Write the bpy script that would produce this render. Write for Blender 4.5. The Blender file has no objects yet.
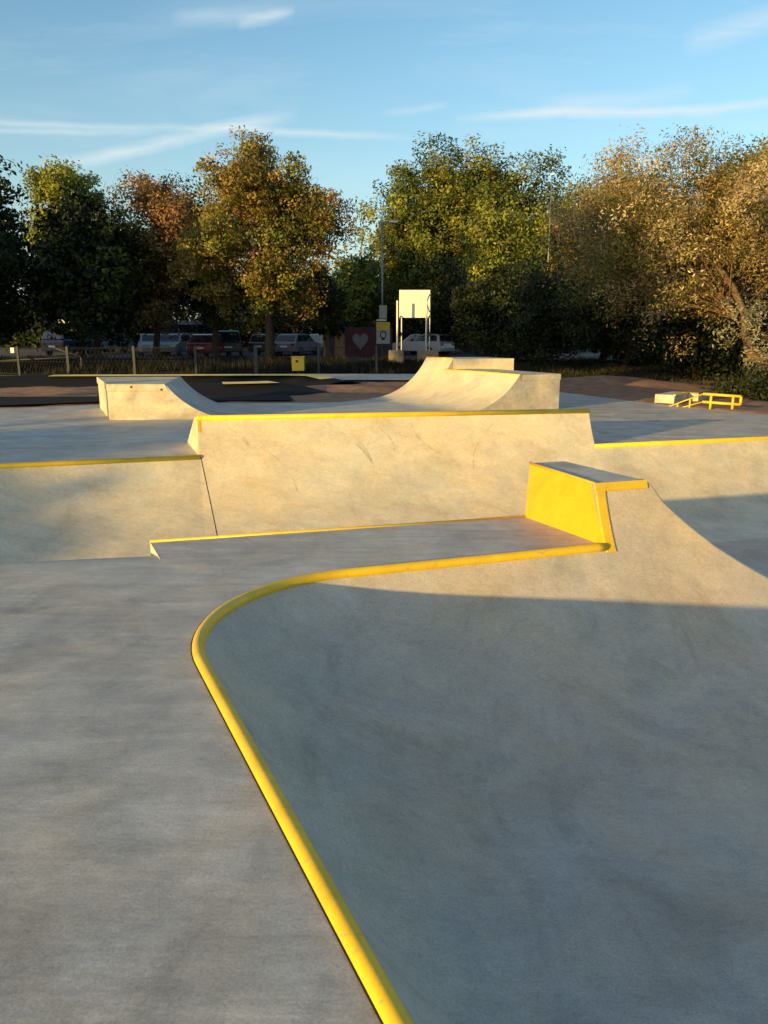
import bpy, math, random
import numpy as np
from mathutils import Vector
from mathutils.geometry import delaunay_2d_cdt
R_ = math.radians
random.seed(7)
sc = bpy.context.scene
COL = sc.collection

# ------------------------------------------------------------------ helpers
class MB:
    def __init__(s): s.v = []; s.f = []; s.sm = []
    def add(s, vs, fs, smooth=False):
        b = len(s.v); s.v += [tuple(p) for p in vs]
        s.f += [tuple(i + b for i in f) for f in fs]; s.sm += [smooth] * len(fs)
        return s
    def box(s, c, d, rz=0, taper=1.0, tilt=None):
        x, y, z = c; a, b, h = d[0]/2, d[1]/2, d[2]/2
        ca, sa = math.cos(rz), math.sin(rz); vs = []
        for k, (zz, t) in enumerate(((-h, 1), (h, taper))):
            for (px, py) in ((-a, -b), (a, -b), (a, b), (-a, b)):
                px *= t; py *= t
                vs.append((x + px*ca - py*sa, y + px*sa + py*ca, z + zz))
        s.add(vs, [(3,2,1,0), (4,5,6,7), (0,1,5,4), (1,2,6,5), (2,3,7,6), (3,0,4,7)]); return s
    def tube(s, pts, r, n=10, cap=True, smooth=True):
        pts = [Vector(p) for p in pts]; rs = r if isinstance(r, (list, tuple)) else [r]*len(pts)
        b = len(s.v); prev = None; m = len(pts)
        for i, p in enumerate(pts):
            if i == 0: t = pts[1]-pts[0]
            elif i == m-1: t = pts[-1]-pts[-2]
            else: t = (pts[i+1]-p).normalized() + (p-pts[i-1]).normalized()
            t.normalize()
            if prev is None:
                up = Vector((0,0,1)) if abs(t.z) < .9 else Vector((1,0,0))
                x = t.cross(up).normalized()
            else:
                x = (prev - t*prev.dot(t)).normalized()
            prev = x; y = t.cross(x)
            for k in range(n):
                a = 2*math.pi*k/n
                q = p + (x*math.cos(a) + y*math.sin(a))*rs[i]
                s.v.append((q.x, q.y, q.z))
        for i in range(m-1):
            for k in range(n):
                a0 = b+i*n+k; a1 = b+i*n+(k+1) % n
                s.f.append((a0, a1, a1+n, a0+n)); s.sm.append(smooth)
        if cap:
            s.f.append(tuple(b+k for k in range(n))[::-1]); s.sm.append(False)
            s.f.append(tuple(b+(m-1)*n+k for k in range(n))); s.sm.append(False)
        return s
    def grid(s, rows, smooth=True, flip=False):
        b = len(s.v); nc = len(rows[0])
        for r in rows: s.v += [tuple(p) for p in r]
        for i in range(len(rows)-1):
            for j in range(nc-1):
                q = (b+i*nc+j, b+i*nc+j+1, b+(i+1)*nc+j+1, b+(i+1)*nc+j)
                s.f.append(q[::-1] if flip else q); s.sm.append(smooth)
        return s
    def prism(s, poly, axis_pt, d):
        """extrude a 3D polygon (list of points) by vector d"""
        n = len(poly); d = Vector(d)
        a = [Vector(p) for p in poly]; vs = a + [p + d for p in a]
        fs = [tuple(range(n))[::-1], tuple(range(n, 2*n))] + [(i, (i+1) % n, (i+1) % n + n, i+n) for i in range(n)]
        return s.add(vs, fs)
    def build(s, name, mat, parent=None, bevel=0, loc=None):
        me = bpy.data.meshes.new(name)
        org = Vector(loc) if loc else Vector((0, 0, 0))
        if parent is not None: org = Vector(parent.location)
        me.from_pydata([(Vector(v)-org) for v in s.v], [], s.f)
        me.polygons.foreach_set('use_smooth', s.sm)
        me.materials.append(mat); me.update()
        o = bpy.data.objects.new(name, me); COL.objects.link(o)
        if parent is not None: o.parent = parent
        else: o.location = org
        if bevel:
            m = o.modifiers.new('bevel', 'BEVEL'); m.width = bevel; m.segments = 2; m.limit_method = 'ANGLE'; m.angle_limit = R_(35)
        return o
def tag(o, label=None, cat=None, group=None, kind=None):
    if label: o['label'] = label
    if cat: o['category'] = cat
    if group: o['group'] = group
    if kind: o['kind'] = kind
    return o
def empty(name, loc, label, cat, group=None):
    o = bpy.data.objects.new(name, None); COL.objects.link(o); o.location = loc
    o.empty_display_size = .2
    return tag(o, label, cat, group)
def inpoly(x, y, P):
    c = False; n = len(P)
    for i in range(n):
        x1, y1 = P[i]; x2, y2 = P[i-1]
        if (y1 > y) != (y2 > y) and x < (x2-x1)*(y-y1)/(y2-y1)+x1: c = not c
    return c
def sheet(outer, holes, z):
    vs = []; es = []
    for P in [outer]+holes:
        b = len(vs); vs += [Vector(p) for p in P]; es += [(b+i, b+(i+1) % len(P)) for i in range(len(P))]
    ov, oe, of, *_ = delaunay_2d_cdt(vs, es, [], 0, 1e-5)
    m = MB(); fs = []
    for f in of:
        cx = sum(ov[i].x for i in f)/len(f); cy = sum(ov[i].y for i in f)/len(f)
        if inpoly(cx, cy, outer) and not any(inpoly(cx, cy, h) for h in holes): fs.append(tuple(f))
    m.add([(p.x, p.y, z) for p in ov], fs); return m

# ------------------------------------------------------------------ materials
def new_mat(name):
    m = bpy.data.materials.new(name); m.use_nodes = True
    nt = m.node_tree; nt.nodes.clear()
    out = nt.nodes.new('ShaderNodeOutputMaterial'); bs = nt.nodes.new('ShaderNodeBsdfPrincipled')
    nt.links.new(bs.outputs[0], out.inputs[0]); return m, nt, bs, out
def N(nt, t, **k):
    n = nt.nodes.new(t)
    for a, b in k.items():
        if a.startswith('i_'): n.inputs[a[2:].replace('_', ' ')].default_value = b
        else: setattr(n, a, b)
    return n
def ramp(nt, src, stops):
    r = nt.nodes.new('ShaderNodeValToRGB'); e = r.color_ramp.elements
    while len(e) > 1: e.remove(e[-1])
    e[0].position = stops[0][0]; c = stops[0][1]; e[0].color = (*c, 1) if isinstance(c, tuple) else (c, c, c, 1)
    for p, c in stops[1:]:
        q = e.new(p); q.color = (*c, 1) if isinstance(c, tuple) else (c, c, c, 1)
    nt.links.new(src, r.inputs[0]); return r.outputs[0]
def mixc(nt, a, b, fac, mode='MIX'):
    m = nt.nodes.new('ShaderNodeMix'); m.data_type = 'RGBA'; m.blend_type = mode
    for idx, val in ((0, fac), (6, a), (7, b)):
        if hasattr(val, 'node'): nt.links.new(val, m.inputs[idx])
        elif isinstance(val, tuple): m.inputs[idx].default_value = (*val, 1)
        else: m.inputs[idx].default_value = val
    return m.outputs[2]
def noise(nt, vec, scale, detail=4, rough=.55, dist=0):
    n = nt.nodes.new('ShaderNodeTexNoise'); n.inputs['Scale'].default_value = scale
    n.inputs['Detail'].default_value = detail; n.inputs['Roughness'].default_value = rough
    n.inputs['Distortion'].default_value = dist
    if vec is not None: nt.links.new(vec, n.inputs['Vector'])
    return n.outputs['Fac']
def mapping(nt, vec, rot=(0,0,0), scale=(1,1,1)):
    n = nt.nodes.new('ShaderNodeMapping'); n.inputs['Rotation'].default_value = rot; n.inputs['Scale'].default_value = scale
    nt.links.new(vec, n.inputs['Vector']); return n.outputs[0]
def concrete(name, dark, light, brown=.35, streak_rot=.3, rough=.6, bump=.25, scratch=.5, spec=.35, streak=.45, blot=.6):
    m, nt, bs, out = new_mat(name)
    pos = nt.nodes.new('ShaderNodeNewGeometry').outputs['Position']
    big = noise(nt, pos, .55, 5, .6, .4)
    mid = noise(nt, pos, 2.6, 6, .65, .6)
    st = noise(nt, mapping(nt, pos, (0, 0, streak_rot), (.8, 4.5, 2.2)), 1.3, 6, .65, .8)
    st2 = noise(nt, mapping(nt, pos, (0, 0, streak_rot+1.1), (1.2, 9, 3)), 2.0, 4, .6, .5)
    fine = noise(nt, pos, 95, 5, .8)
    base = mixc(nt, dark, light, ramp(nt, mid, [(.28, 0.), (.72, 1.)]))
    base = mixc(nt, base, ramp(nt, st, [(.3, .6), (.7, 1.35)]), streak, 'MULTIPLY')
    base = mixc(nt, base, ramp(nt, st2, [(.3, .75), (.68, 1.2)]), streak*.6, 'MULTIPLY')
    cl = noise(nt, pos, 1.25, 8, .72, 1.2)
    base = mixc(nt, base, ramp(nt, cl, [(.32, .55), (.5, .98), (.7, 1.2)]), blot, 'MULTIPLY')
    br = mixc(nt, (1, 1, 1), (1.12, 1.0, .8), ramp(nt, big, [(.4, 0.), (.68, brown*2)]))
    base = mixc(nt, base, br, 1., 'MULTIPLY')
    # trowel stains: darker blotches with a thin edge
    v = N(nt, 'ShaderNodeTexVoronoi', i_Scale=1.7); v.feature = 'SMOOTH_F1'
    w = nt.nodes.new('ShaderNodeVectorMath'); w.operation = 'ADD'
    nz = nt.nodes.new('ShaderNodeTexNoise'); nz.inputs['Scale'].default_value = 1.8; nt.links.new(pos, nz.inputs['Vector'])
    nt.links.new(pos, w.inputs[0]); nt.links.new(nz.outputs['Color'], w.inputs[1]); nt.links.new(w.outputs[0], v.inputs['Vector'])
    base = mixc(nt, base, ramp(nt, v.outputs['Distance'], [(.1, .86), (.4, 1.), (.8, 1.06)]), .6, 'MULTIPLY')
    f2 = noise(nt, mapping(nt, pos, (0, 0, streak_rot+.5), (5, 26, 18)), 3.0, 6, .75, .4)
    base = mixc(nt, base, ramp(nt, f2, [(.36, .78), (.5, 1.), (.64, 1.18)]), .32, 'MULTIPLY')
    grit = noise(nt, pos, 17, 6, .8, .3)
    base = mixc(nt, base, ramp(nt, grit, [(.34, .7), (.5, 1.), (.68, 1.22)]), .28, 'MULTIPLY')
    hue = noise(nt, pos, 1.7, 5, .65, .7)
    base = mixc(nt, base, mixc(nt, (.95, 1.0, 1.07), (1.09, 1.0, .88), ramp(nt, hue, [(.38, 0.), (.62, 1.)])), .55, 'MULTIPLY')
    sv = N(nt, 'ShaderNodeTexVoronoi', i_Scale=5.); sv.feature = 'DISTANCE_TO_EDGE'
    wd2 = nt.nodes.new('ShaderNodeVectorMath'); wd2.operation = 'MULTIPLY_ADD'; nzz = nt.nodes.new('ShaderNodeTexNoise'); nzz.inputs['Scale'].default_value = .9; nt.links.new(pos, nzz.inputs['Vector'])
    nt.links.new(nzz.outputs['Color'], wd2.inputs[0]); wd2.inputs[1].default_value = (1.2, 1.2, 1.2); nt.links.new(pos, wd2.inputs[2])
    nt.links.new(mapping(nt, wd2.outputs[0], (0, 0, -.5), (.5, 7, 7)), sv.inputs['Vector'])
    sg_ = ramp(nt, noise(nt, pos, 2.2, 4, .7), [(.54, 0.), (.66, 1.)]); sl_ = ramp(nt, sv.outputs['Distance'], [(.0, 1.), (.035, 0.)])
    sm = N(nt, 'ShaderNodeMath', operation='MULTIPLY'); nt.links.new(sg_, sm.inputs[0]); nt.links.new(sl_, sm.inputs[1])
    sm2 = N(nt, 'ShaderNodeMath', operation='MULTIPLY'); nt.links.new(sm.outputs[0], sm2.inputs[0]); sm2.inputs[1].default_value = scratch*.75
    base = mixc(nt, base, (.74, .72, .67), sm2.outputs[0])
    # fine arc scratches
    if scratch:
        wv = nt.nodes.new('ShaderNodeTexVoronoi'); wv.feature = 'DISTANCE_TO_EDGE'; wv.inputs['Scale'].default_value = 1.6
        mp = mapping(nt, w.outputs[0], (0, 0, .9), (1, .35, 1)); nt.links.new(mp, wv.inputs['Vector'])
        msk = noise(nt, pos, 1.1, 3, .6)
        line = ramp(nt, wv.outputs['Distance'], [(0., 1.), (.006, 0.)])
        gate = ramp(nt, msk, [(.54, 0.), (.62, 1.)])
        mm = N(nt, 'ShaderNodeMath', operation='MULTIPLY'); nt.links.new(line, mm.inputs[0]); nt.links.new(gate, mm.inputs[1])
        m2 = N(nt, 'ShaderNodeMath', operation='MULTIPLY'); nt.links.new(mm.outputs[0], m2.inputs[0]); m2.inputs[1].default_value = scratch
        base = mixc(nt, base, (.58, .56, .52), m2.outputs[0])
    base = mixc(nt, base, ramp(nt, fine, [(.36, .78), (.64, 1.18)]), .8, 'MULTIPLY')
    # dark pin holes
    ph = N(nt, 'ShaderNodeTexVoronoi', i_Scale=14.); nt.links.new(pos, ph.inputs['Vector'])
    base = mixc(nt, base, ramp(nt, ph.outputs['Distance'], [(.0, .35), (.045, .6), (.07, 1.)]), .5, 'MULTIPLY')
    nt.links.new(base, bs.inputs['Base Color'])
    rr = ramp(nt, mid, [(.3, rough-.1), (.7, rough+.12)]); nt.links.new(rr, bs.inputs['Roughness'])
    bs.inputs['Specular IOR Level'].default_value = spec
    bm = N(nt, 'ShaderNodeBump', i_Strength=bump, i_Distance=.012)
    add = N(nt, 'ShaderNodeMath', operation='MULTIPLY_ADD'); nt.links.new(st, add.inputs[0]); add.inputs[1].default_value = 1.3; nt.links.new(fine, add.inputs[2])
    ad2 = N(nt, 'ShaderNodeMath', operation='MULTIPLY_ADD'); nt.links.new(mid, ad2.inputs[0]); ad2.inputs[1].default_value = 1.5; nt.links.new(add.outputs[0], ad2.inputs[2])
    nt.links.new(ad2.outputs[0], bm.inputs['Height']); nt.links.new(bm.outputs[0], bs.inputs['Normal'])
    return m
def simple(name, c1, c2=None, scale=6, rough=.6, metal=0, bump=0, spec=.5):
    m, nt, bs, out = new_mat(name)
    c2 = c2 or tuple(x*.75 for x in c1)
    pos = nt.nodes.new('ShaderNodeNewGeometry').outputs['Position']
    n = noise(nt, pos, scale, 5, .6)
    nt.links.new(mixc(nt, c2, c1, ramp(nt, n, [(.3, 0.), (.7, 1.)])), bs.inputs['Base Color'])
    bs.inputs['Roughness'].default_value = rough; bs.inputs['Metallic'].default_value = metal
    bs.inputs['Specular IOR Level'].default_value = spec
    if bump:
        b = N(nt, 'ShaderNodeBump', i_Strength=bump, i_Distance=.02); nt.links.new(n, b.inputs['Height']); nt.links.new(b.outputs[0], bs.inputs['Normal'])
    return m
def paint(name, c, wear=(.35, .3, .2), rough=.32, amount=.5):
    m, nt, bs, out = new_mat(name)
    pos = nt.nodes.new('ShaderNodeNewGeometry').outputs['Position']
    n = noise(nt, pos, 3.5, 6, .65, .5); f = noise(nt, pos, 90, 3, .6)
    sc_ = noise(nt, mapping(nt, pos, (0, 0, .3), (1, 14, 10)), 5, 4, .6, .3)
    base = mixc(nt, c, tuple(x*.78 for x in c), ramp(nt, n, [(.35, 0.), (.7, 1.)]))
    base = mixc(nt, base, wear, ramp(nt, sc_, [(.61, 0.), (.70, amount)]))
    base = mixc(nt, base, ramp(nt, f, [(.3, .9), (.7, 1.08)]), .6, 'MULTIPLY')
    nt.links.new(base, bs.inputs['Base Color'])
    nt.links.new(ramp(nt, n, [(.3, rough), (.7, rough+.2)]), bs.inputs['Roughness'])
    b = N(nt, 'ShaderNodeBump', i_Strength=.12, i_Distance=.004); nt.links.new(n, b.inputs['Height']); nt.links.new(b.outputs[0], bs.inputs['Normal'])
    return m
M = {}
M['deck'] = concrete('deck_concrete', (.385, .365, .335), (.545, .52, .47), .3, .2, .55, .12, .5, .45)
M['wall'] = concrete('transition_concrete', (.52, .475, .375), (.62, .565, .44), .3, .25, .68, .10, .2, streak=.2, blot=.4)
M['bowl'] = concrete('bowl_concrete', (.43, .385, .33), (.53, .475, .40), .3, .35, .65, .10, .3, streak=.12, blot=.5)
M['block'] = concrete('block_concrete', (.46, .42, .34), (.60, .55, .44), .3, .1, .75, .25, 0)
M['yellow'] = paint('yellow_paint', (.78, .385, .004), (.7, .35, .01), .45, .0)
M['coping'] = paint('yellow_coping_paint', (.82, .53, .014), (.25, .24, .2), .28, .6)
M['joint'] = simple('joint_filler', (.03, .028, .025), rough=.9)
M['asphalt'] = simple('black_asphalt', (.012, .012, .0135), (.008, .008, .009), 30, .9, bump=.4, spec=.2)
M['paleyellow'] = paint('pale_yellow_marking', (.95, .70, .2), (.4, .3, .1), .7, .5)
M['soil'] = simple('brown_soil', (.36, .215, .14), (.2, .12, .08), 3, .95, bump=.8, spec=.1)
M['grassbed'] = simple('rough_grass', (.05, .058, .02), (.025, .028, .012), 2, .95, spec=.1)
M['tarmac'] = simple('car_park_tarmac', (.06, .06, .062), (.04, .04, .04), 4, .9)
M['bark'] = simple('bark', (.11, .075, .05), (.045, .03, .02), 9, .95, bump=1., spec=.1)
M['barklight'] = simple('brown_bark', (.2, .125, .07), (.08, .05, .03), 12, .95, bump=1., spec=.1)
M['post'] = simple('weathered_post', (.065, .065, .06), (.04, .04, .036), 8, .8)
M['wire'] = simple('galvanised_wire', (.06, .06, .06), rough=.5, metal=.6)
M['white'] = simple('white_paint', (.8, .79, .74), (.7, .69, .64), 3, .45)
M['steel'] = simple('grey_steel', (.3, .3, .3), rough=.45, metal=.6)
M['darksteel'] = simple('dark_steel', (.05, .05, .05), rough=.5, metal=.4)
M['glass'] = simple('dark_glass', (.02, .025, .03), (.015, .018, .02), 2, .08, spec=.8)
M['tyre'] = simple('tyre_rubber', (.015, .015, .015), rough=.85)
M['rim'] = simple('alloy_rim', (.35, .35, .36), rough=.35, metal=.8)
M['red'] = simple('red_paint', (.4, .03, .03), (.3, .02, .02), 2, .5)
M['lamp'] = simple('headlight_glass', (.6, .6, .58), rough=.2)
M['tail'] = simple('tail_light_red', (.3, .01, .01), rough=.3)
M['orangewood'] = simple('weathered_timber', (.28, .17, .08), (.18, .11, .06), 5, .8)
M['plinth'] = simple('plinth_concrete', (.34, .27, .17), (.2, .16, .11), 3, .85, bump=.3)
M['binyellow'] = simple('bin_yellow', (.75, .5, .02), (.62, .4, .02), 3, .4)
def leafmat():
    m, nt, bs, out = new_mat('leaf')
    a = N(nt, 'ShaderNodeAttribute', attribute_name='tint')
    nt.links.new(a.outputs['Color'], bs.inputs['Base Color'])
    bs.inputs['Roughness'].default_value = .55; bs.inputs['Specular IOR Level'].default_value = .25
    tr = nt.nodes.new('ShaderNodeBsdfTranslucent'); nt.links.new(a.outputs['Color'], tr.inputs['Color'])
    mx = nt.nodes.new('ShaderNodeMixShader'); mx.inputs[0].default_value = .28
    nt.links.new(bs.outputs[0], mx.inputs[1]); nt.links.new(tr.outputs[0], mx.inputs[2]); nt.links.new(mx.outputs[0], out.inputs[0])
    return m
M['leaf'] = leafmat()

# ------------------------------------------------------------------ transition profile
DEP = 1.0; RAD = 2.3
TH0 = math.acos(1-DEP/RAD)
def th_of(z): return math.acos(max(-1, min(1, 1-(z+DEP)/RAD)))
def d_of(z): return RAD*(math.sin(TH0)-math.sin(th_of(z)))
def z_th(th): return -DEP + RAD*(1-math.cos(th)) - (.005 if th < 1e-6 else 0)
def d_th(th): return RAD*(math.sin(TH0)-math.sin(th))
KR = 36
FLOOR = -DEP-.002

# ---------- near bowl: left line A, front line B, fillet between
A0 = Vector((-.513, 2.74)); Ad = Vector((-.412, .911)).normalized()     # runs away from the camera
B0 = Vector((1.70, 5.77)); Bd = Vector((.946, .323)).normalized()
An = Vector((Ad.y, -Ad.x)); Bn = Vector((Bd.y, -Bd.x))                 # both point into the bowl
def isect(p, d, q, e):
    den = d.x*e.y-d.y*e.x; w = q-p
    return p + d*((w.x*e.y-w.y*e.x)/den)
ANG = math.acos((-Ad).dot(Bd)); BIS = ((-Ad)+Bd).normalized()
NA, NF, NB = 26, 30, 26
def contour(d):
    r = 1.12 + .35*max(d, 0); da = d*.47
    c = isect(A0+An*da, Ad, B0+Bn*d, Bd)
    r = min(r, ((B0+Bn*d-c).length-.06)*math.tan(ANG/2))
    tl = r/math.tan(ANG/2); ta = c-Ad*tl; tb = c+Bd*tl; o = c+BIS*(r/math.sin(ANG/2))
    pts = []
    Aend = A0 - Ad*7.4 + An*da
    for i in range(NA): pts.append(Aend.lerp(ta, (i/NA)**.8))
    a0 = math.atan2(ta.y-o.y, ta.x-o.x); a1 = math.atan2(tb.y-o.y, tb.x-o.x)
    while a1 > a0: a1 -= 2*math.pi
    for i in range(NF): a = a0+(a1-a0)*i/NF; pts.append(o+Vector((math.cos(a), math.sin(a)))*r)
    end = B0+Bn*d
    for i in range(NB+1): pts.append(tb.lerp(end, i/NB))
    return pts
BOXW = .5
crease = [(0, .44), (.043, .398), (.08, .33), (.119, .262), (.213, .160), (.305, .072), (.471, -.075), (.641, -.197), (.868, -.339),
          (1.25, -.55), (1.7, -.74), (2.2, -.89), (2.6, -.96), (2.9, -1.01)]
def crz(u):
    for (a, b), (c, d) in zip(crease, crease[1:]):
        if u <= c: return b+(d-b)*(u-a)/(c-a)
    return -1.003
def front_pt(u, z): return B0 + Bd*u + Bn*d_of(z)

# near bowl transition surface
bowl = empty('skate_bowl', (B0.x, B0.y, 0), 'smooth grey concrete bowl with rounded corner beside the foreground deck, mostly in shade', 'skate bowl')
rows = []
for k in range(KR+1):
    th = TH0*(1-k/KR); z = z_th(th)
    rows.append([(p.x, p.y, z) for p in contour(d_th(th))])
mb = MB(); mb.grid(rows, flip=False)
cols_u = [i/8*BOXW for i in range(9)]
usf = sorted(set([BOXW+c[0]*.999 for c in crease]+[BOXW+i*.12 for i in range(1, 24)]))
rows = []
ulist = cols_u[:-1] + usf
for k in range(KR+1):
    r = []
    for u in ulist:
        zt = .44 if u <= BOXW else crz(u-BOXW)
        th = th_of(zt)*(1-k/KR); p = B0+Bd*u+Bn*d_th(th); r.append((p.x, p.y, z_th(th)))
    rows.append(r)
mb.grid(rows)
mb.build('transition_surface', M['bowl'], bowl)
def coping(pts, r, name, parent, mat='coping', n=14):
    m = MB(); m.tube(pts, r, n); return m.build(name, M[mat], parent)
cp = contour(0)
coping([(p.x, p.y, -.008) for p in cp], .0345, 'coping_pipe', bowl)
# thin dark line along the deck side of the pipe
def ribbon(pts, off0, off1, z, side):
    a = []; b = []
    for i, p in enumerate(pts):
        q0 = pts[max(i-1, 0)]; q1 = pts[min(i+1, len(pts)-1)]; t = (q1-q0).normalized(); nn = Vector((t.y, -t.x))*side
        a.append((*(p+nn*off0), z)); b.append((*(p+nn*off1), z))
    return MB().grid([a, b], smooth=False, flip=side < 0)
ribbon(cp,   .030, .0385, .003, -1).build('pipe_edge_line', M['joint'], bowl)
# subtle pour line across the left wall
ln = []
for s_, z in ((3.2, -.62), (2.6, -.60), (2.0, -.56), (1.4, -.50), (.9, -.42)):
    pass

# ---------- raised block at the end of the ledge
LB0 = Vector((-1.83, 5.89)); LB1 = Vector((1.25, 6.74)); Ld = (LB1-LB0).normalized(); Ln = Vector((-Ld.y, Ld.x))   # away from camera
def back_pt(u, z): return LB1 + Ld*u + Ln*d_of(z)
T = .44
TB = .445; US = .035; fl = front_pt(US, T); fr = front_pt(BOXW, T); bl = LB1+Ln*.20+Ld*.13; brt = LB1+Ln*.22+Ld*(BOXW-.02)
blk = empty('raised_block', (1.6, 6.3, 0), 'raised concrete block with bright yellow painted side at the end of the ledge', 'skate block')
m = MB(); m.add([(*fl, T), (*fr, T), (*brt, TB), (*bl, TB)], [(0, 1, 2, 3)])
m.build('top', M['deck'], blk)
side_rows_f = []; side_rows_b = []
K = 10
for k in range(K+1):
    z = T*k/K; side_rows_f.append((*front_pt(US*k/K, z), z)); side_rows_b.append((*LB1.lerp(bl, k/K), TB*k/K))
mb = MB(); mb.grid([side_rows_f, side_rows_b], smooth=False, flip=True)
mb.build('painted_side', M['yellow'], blk)
# yellow steel angle: vertical strip on the front edge and band under the top edge
def off_front(u, z, o):
    th = th_of(z); p = front_pt(u, z); nrm = Bn*math.sin(th)
    return (p.x+nrm.x*o, p.y+nrm.y*o, z+math.cos(th)*o)
mb = MB()
mb.grid([[off_front(US*k/K-.006+du, T*k/K, o_) for k in range(-1, K+1)] for du, o_ in ((0, -.01), (0, .008), (.006, .011), (.080, .011), (.084, .008), (.086, -.01))], smooth=False)
mb.build('edge_strip', M['coping'], blk)
mb = MB(); mb.grid([[off_front(u, z, o_) for u in (US-.012, BOXW+.004)] for z, o_ in ((T+.004, -.05), (T+.006, .006), (T+.002, .012), (T-.055, .012), (T-.060, .008), (T-.060, -.01))], smooth=False)
for u in (US-.012, BOXW+.004):
    mb.add([off_front(u, z, o_) for z, o_ in ((T+.004, -.05), (T+.006, .006), (T+.002, .012), (T-.055, .012), (T-.060, .008), (T-.060, -.01))], [(0, 1, 2, 3, 4, 5)])
mb.build('edge_band', M['coping'], blk)
mb = MB(); mb.tube([(fl.x-.004, fl.y, T+.002), (bl.x-.004, bl.y, TB+.002)], .012, 8); mb.build('edge_trim', M['yellow'], blk)
# hip ridge to the right of the block and the back transition
us = [0]+[u-BOXW for u in usf]
mb = MB()
HRD = .05
hrow = []
for k in range(9):
    ph = math.pi/2*k/8
    hrow.append([(*(front_pt(BOXW+u, crz(u))+Bd*HRD*min(1, .3+u*4)*math.sin(ph)-Bn*HRD*(1-math.cos(ph))), crz(u)) for u in us])
hrow.append([(*(back_pt(BOXW-.03+u, crz(u))+Bd*HRD), crz(u)-.03) for u in us])
mb.grid(hrow, smooth=True, flip=False)
mb.build('hip_surface', M['wall'], blk)
rows = []
ub = [0.0001, BOXW-.03]+[BOXW-.03+u for u in us[1:]]
for k in range(KR+1):
    r = []
    for u in ub:
        zt = T if u <= BOXW-.02 else crz(u-BOXW+.03)-.03
        zt = max(zt, -1.0)
        th = th_of(zt)*(1-k/KR); p = LB1+Ld*u+Ln*d_th(th); q = (p.x, p.y, z_th(th))
        if u <= BOXW-.02 and k == 0: b_ = bl.lerp(brt, u/(BOXW-.03)); q = (b_.x, b_.y, TB)
        elif u <= BOXW-.02 and z_th(th) > 0: b_ = bl.lerp(brt, u/(BOXW-.03)); b0_ = LB1+Ld*u; q = (*b0_.lerp(b_, z_th(th)/TB), z_th(th))
        r.append(q)
    rows.append(r)
MB().grid(rows, flip=True, smooth=False).build('rear_transition', M['wall'], blk)

# ---------- ledge (flat peninsula) : its deck belongs to the deck sheet, its edges here
ledge = empty('concrete_ledge', (-.3, 6.2, 0), 'long flat concrete ledge with a thin yellow edge, leading to the raised block', 'ledge')
L = (LB1-LB0).length
rows = []
for k in range(KR+1):
    th = TH0*(1-k/KR); rows.append([(*(LB0+Ld*(L*i/10)+Ln*d_th(th)), z_th(th)) for i in range(11)])
MB().grid(rows, flip=True).build('rear_transition', M['wall'], ledge)
mb = MB()
e0 = Vector((-1.83, 5.89)); e1 = Vector((-1.61, 5.40))
mb.tube([(e0.x, e0.y, -.004), (LB1.x, LB1.y, -.004)], .018, 10)
mb.build('coping_pipe', M['coping'], ledge)
ee = (e1-e0); 
mb = MB(); mb.add([(*e0, .001), (*e1, .001), (*e1, -1), (*(e0+Ln*0.0), -1)], [(0, 1, 2, 3)])
# end cheek carried along the rear transition
pr = [(*(e0+Ln*d_th(TH0*(1-k/12))), z_th(TH0*(1-k/12))) for k in range(13)]
mb.add(pr+[(*e0, -1)], [tuple(range(14))])
mb.build('end_face', M['wall'], ledge)

# ---------- banks on the open sides of the basin
def bank(line, name, label, inside=1, ext=2.1, roll=.55):
    pts = [Vector(p) for p in line]; n = len(pts); nr = []
    for i in range(n):
        d0 = (pts[i]-pts[i-1]).normalized() if i else None; d1 = (pts[i+1]-pts[i]).normalized() if i < n-1 else None
        t = (d0 or d1)+(d1 or d0); t.normalize(); q = Vector((t.y, -t.x))*inside
        c = q.dot(Vector((d1.y, -d1.x))*inside) if d1 else 1; nr.append(q/max(c, .5))
    prof = []
    for k in range(17):
        s = k/16; x = ext*s; z = -DEP*(3*s*s-2*s*s*s); prof.append((x, z-.002*s))
    rows = [[(*(pts[i]+nr[i]*x), z) for i in range(n)] for x, z in prof]
    return MB().grid(rows, flip=inside < 0)
lip = [(-1.61, 5.40), (-2.1, 5.318), (-2.68, 5.22), (-3.3, 5.0), (-3.75, 4.5), (-4.1, 3.4), (-4.4, 1.5), (-4.9, -.8), (-6, -2.3), (-8, -3), (-10.5, -2.9), (-12.6, -1.5), (-13.6, .8), (-14, 3.5), (-14, 6.575)]
o = bank(lip, 'x', 'x', 1).build('concrete_bank', M['wall'])
tag(o, 'gentle concrete roll-in bank beside the left end of the ledge', 'bank')
ra = [(13, 14.05), (13.6, 9), (13.4, 3), (12, -1.5), (8, -3.8)]
cpe = contour(0)[0]
ra.append((cpe.x, cpe.y))
o = bank(ra, 'x', 'x', 1).build('concrete_bank', M['wall'])
tag(o, 'long concrete bank closing the right side of the basin', 'bank')

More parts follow.
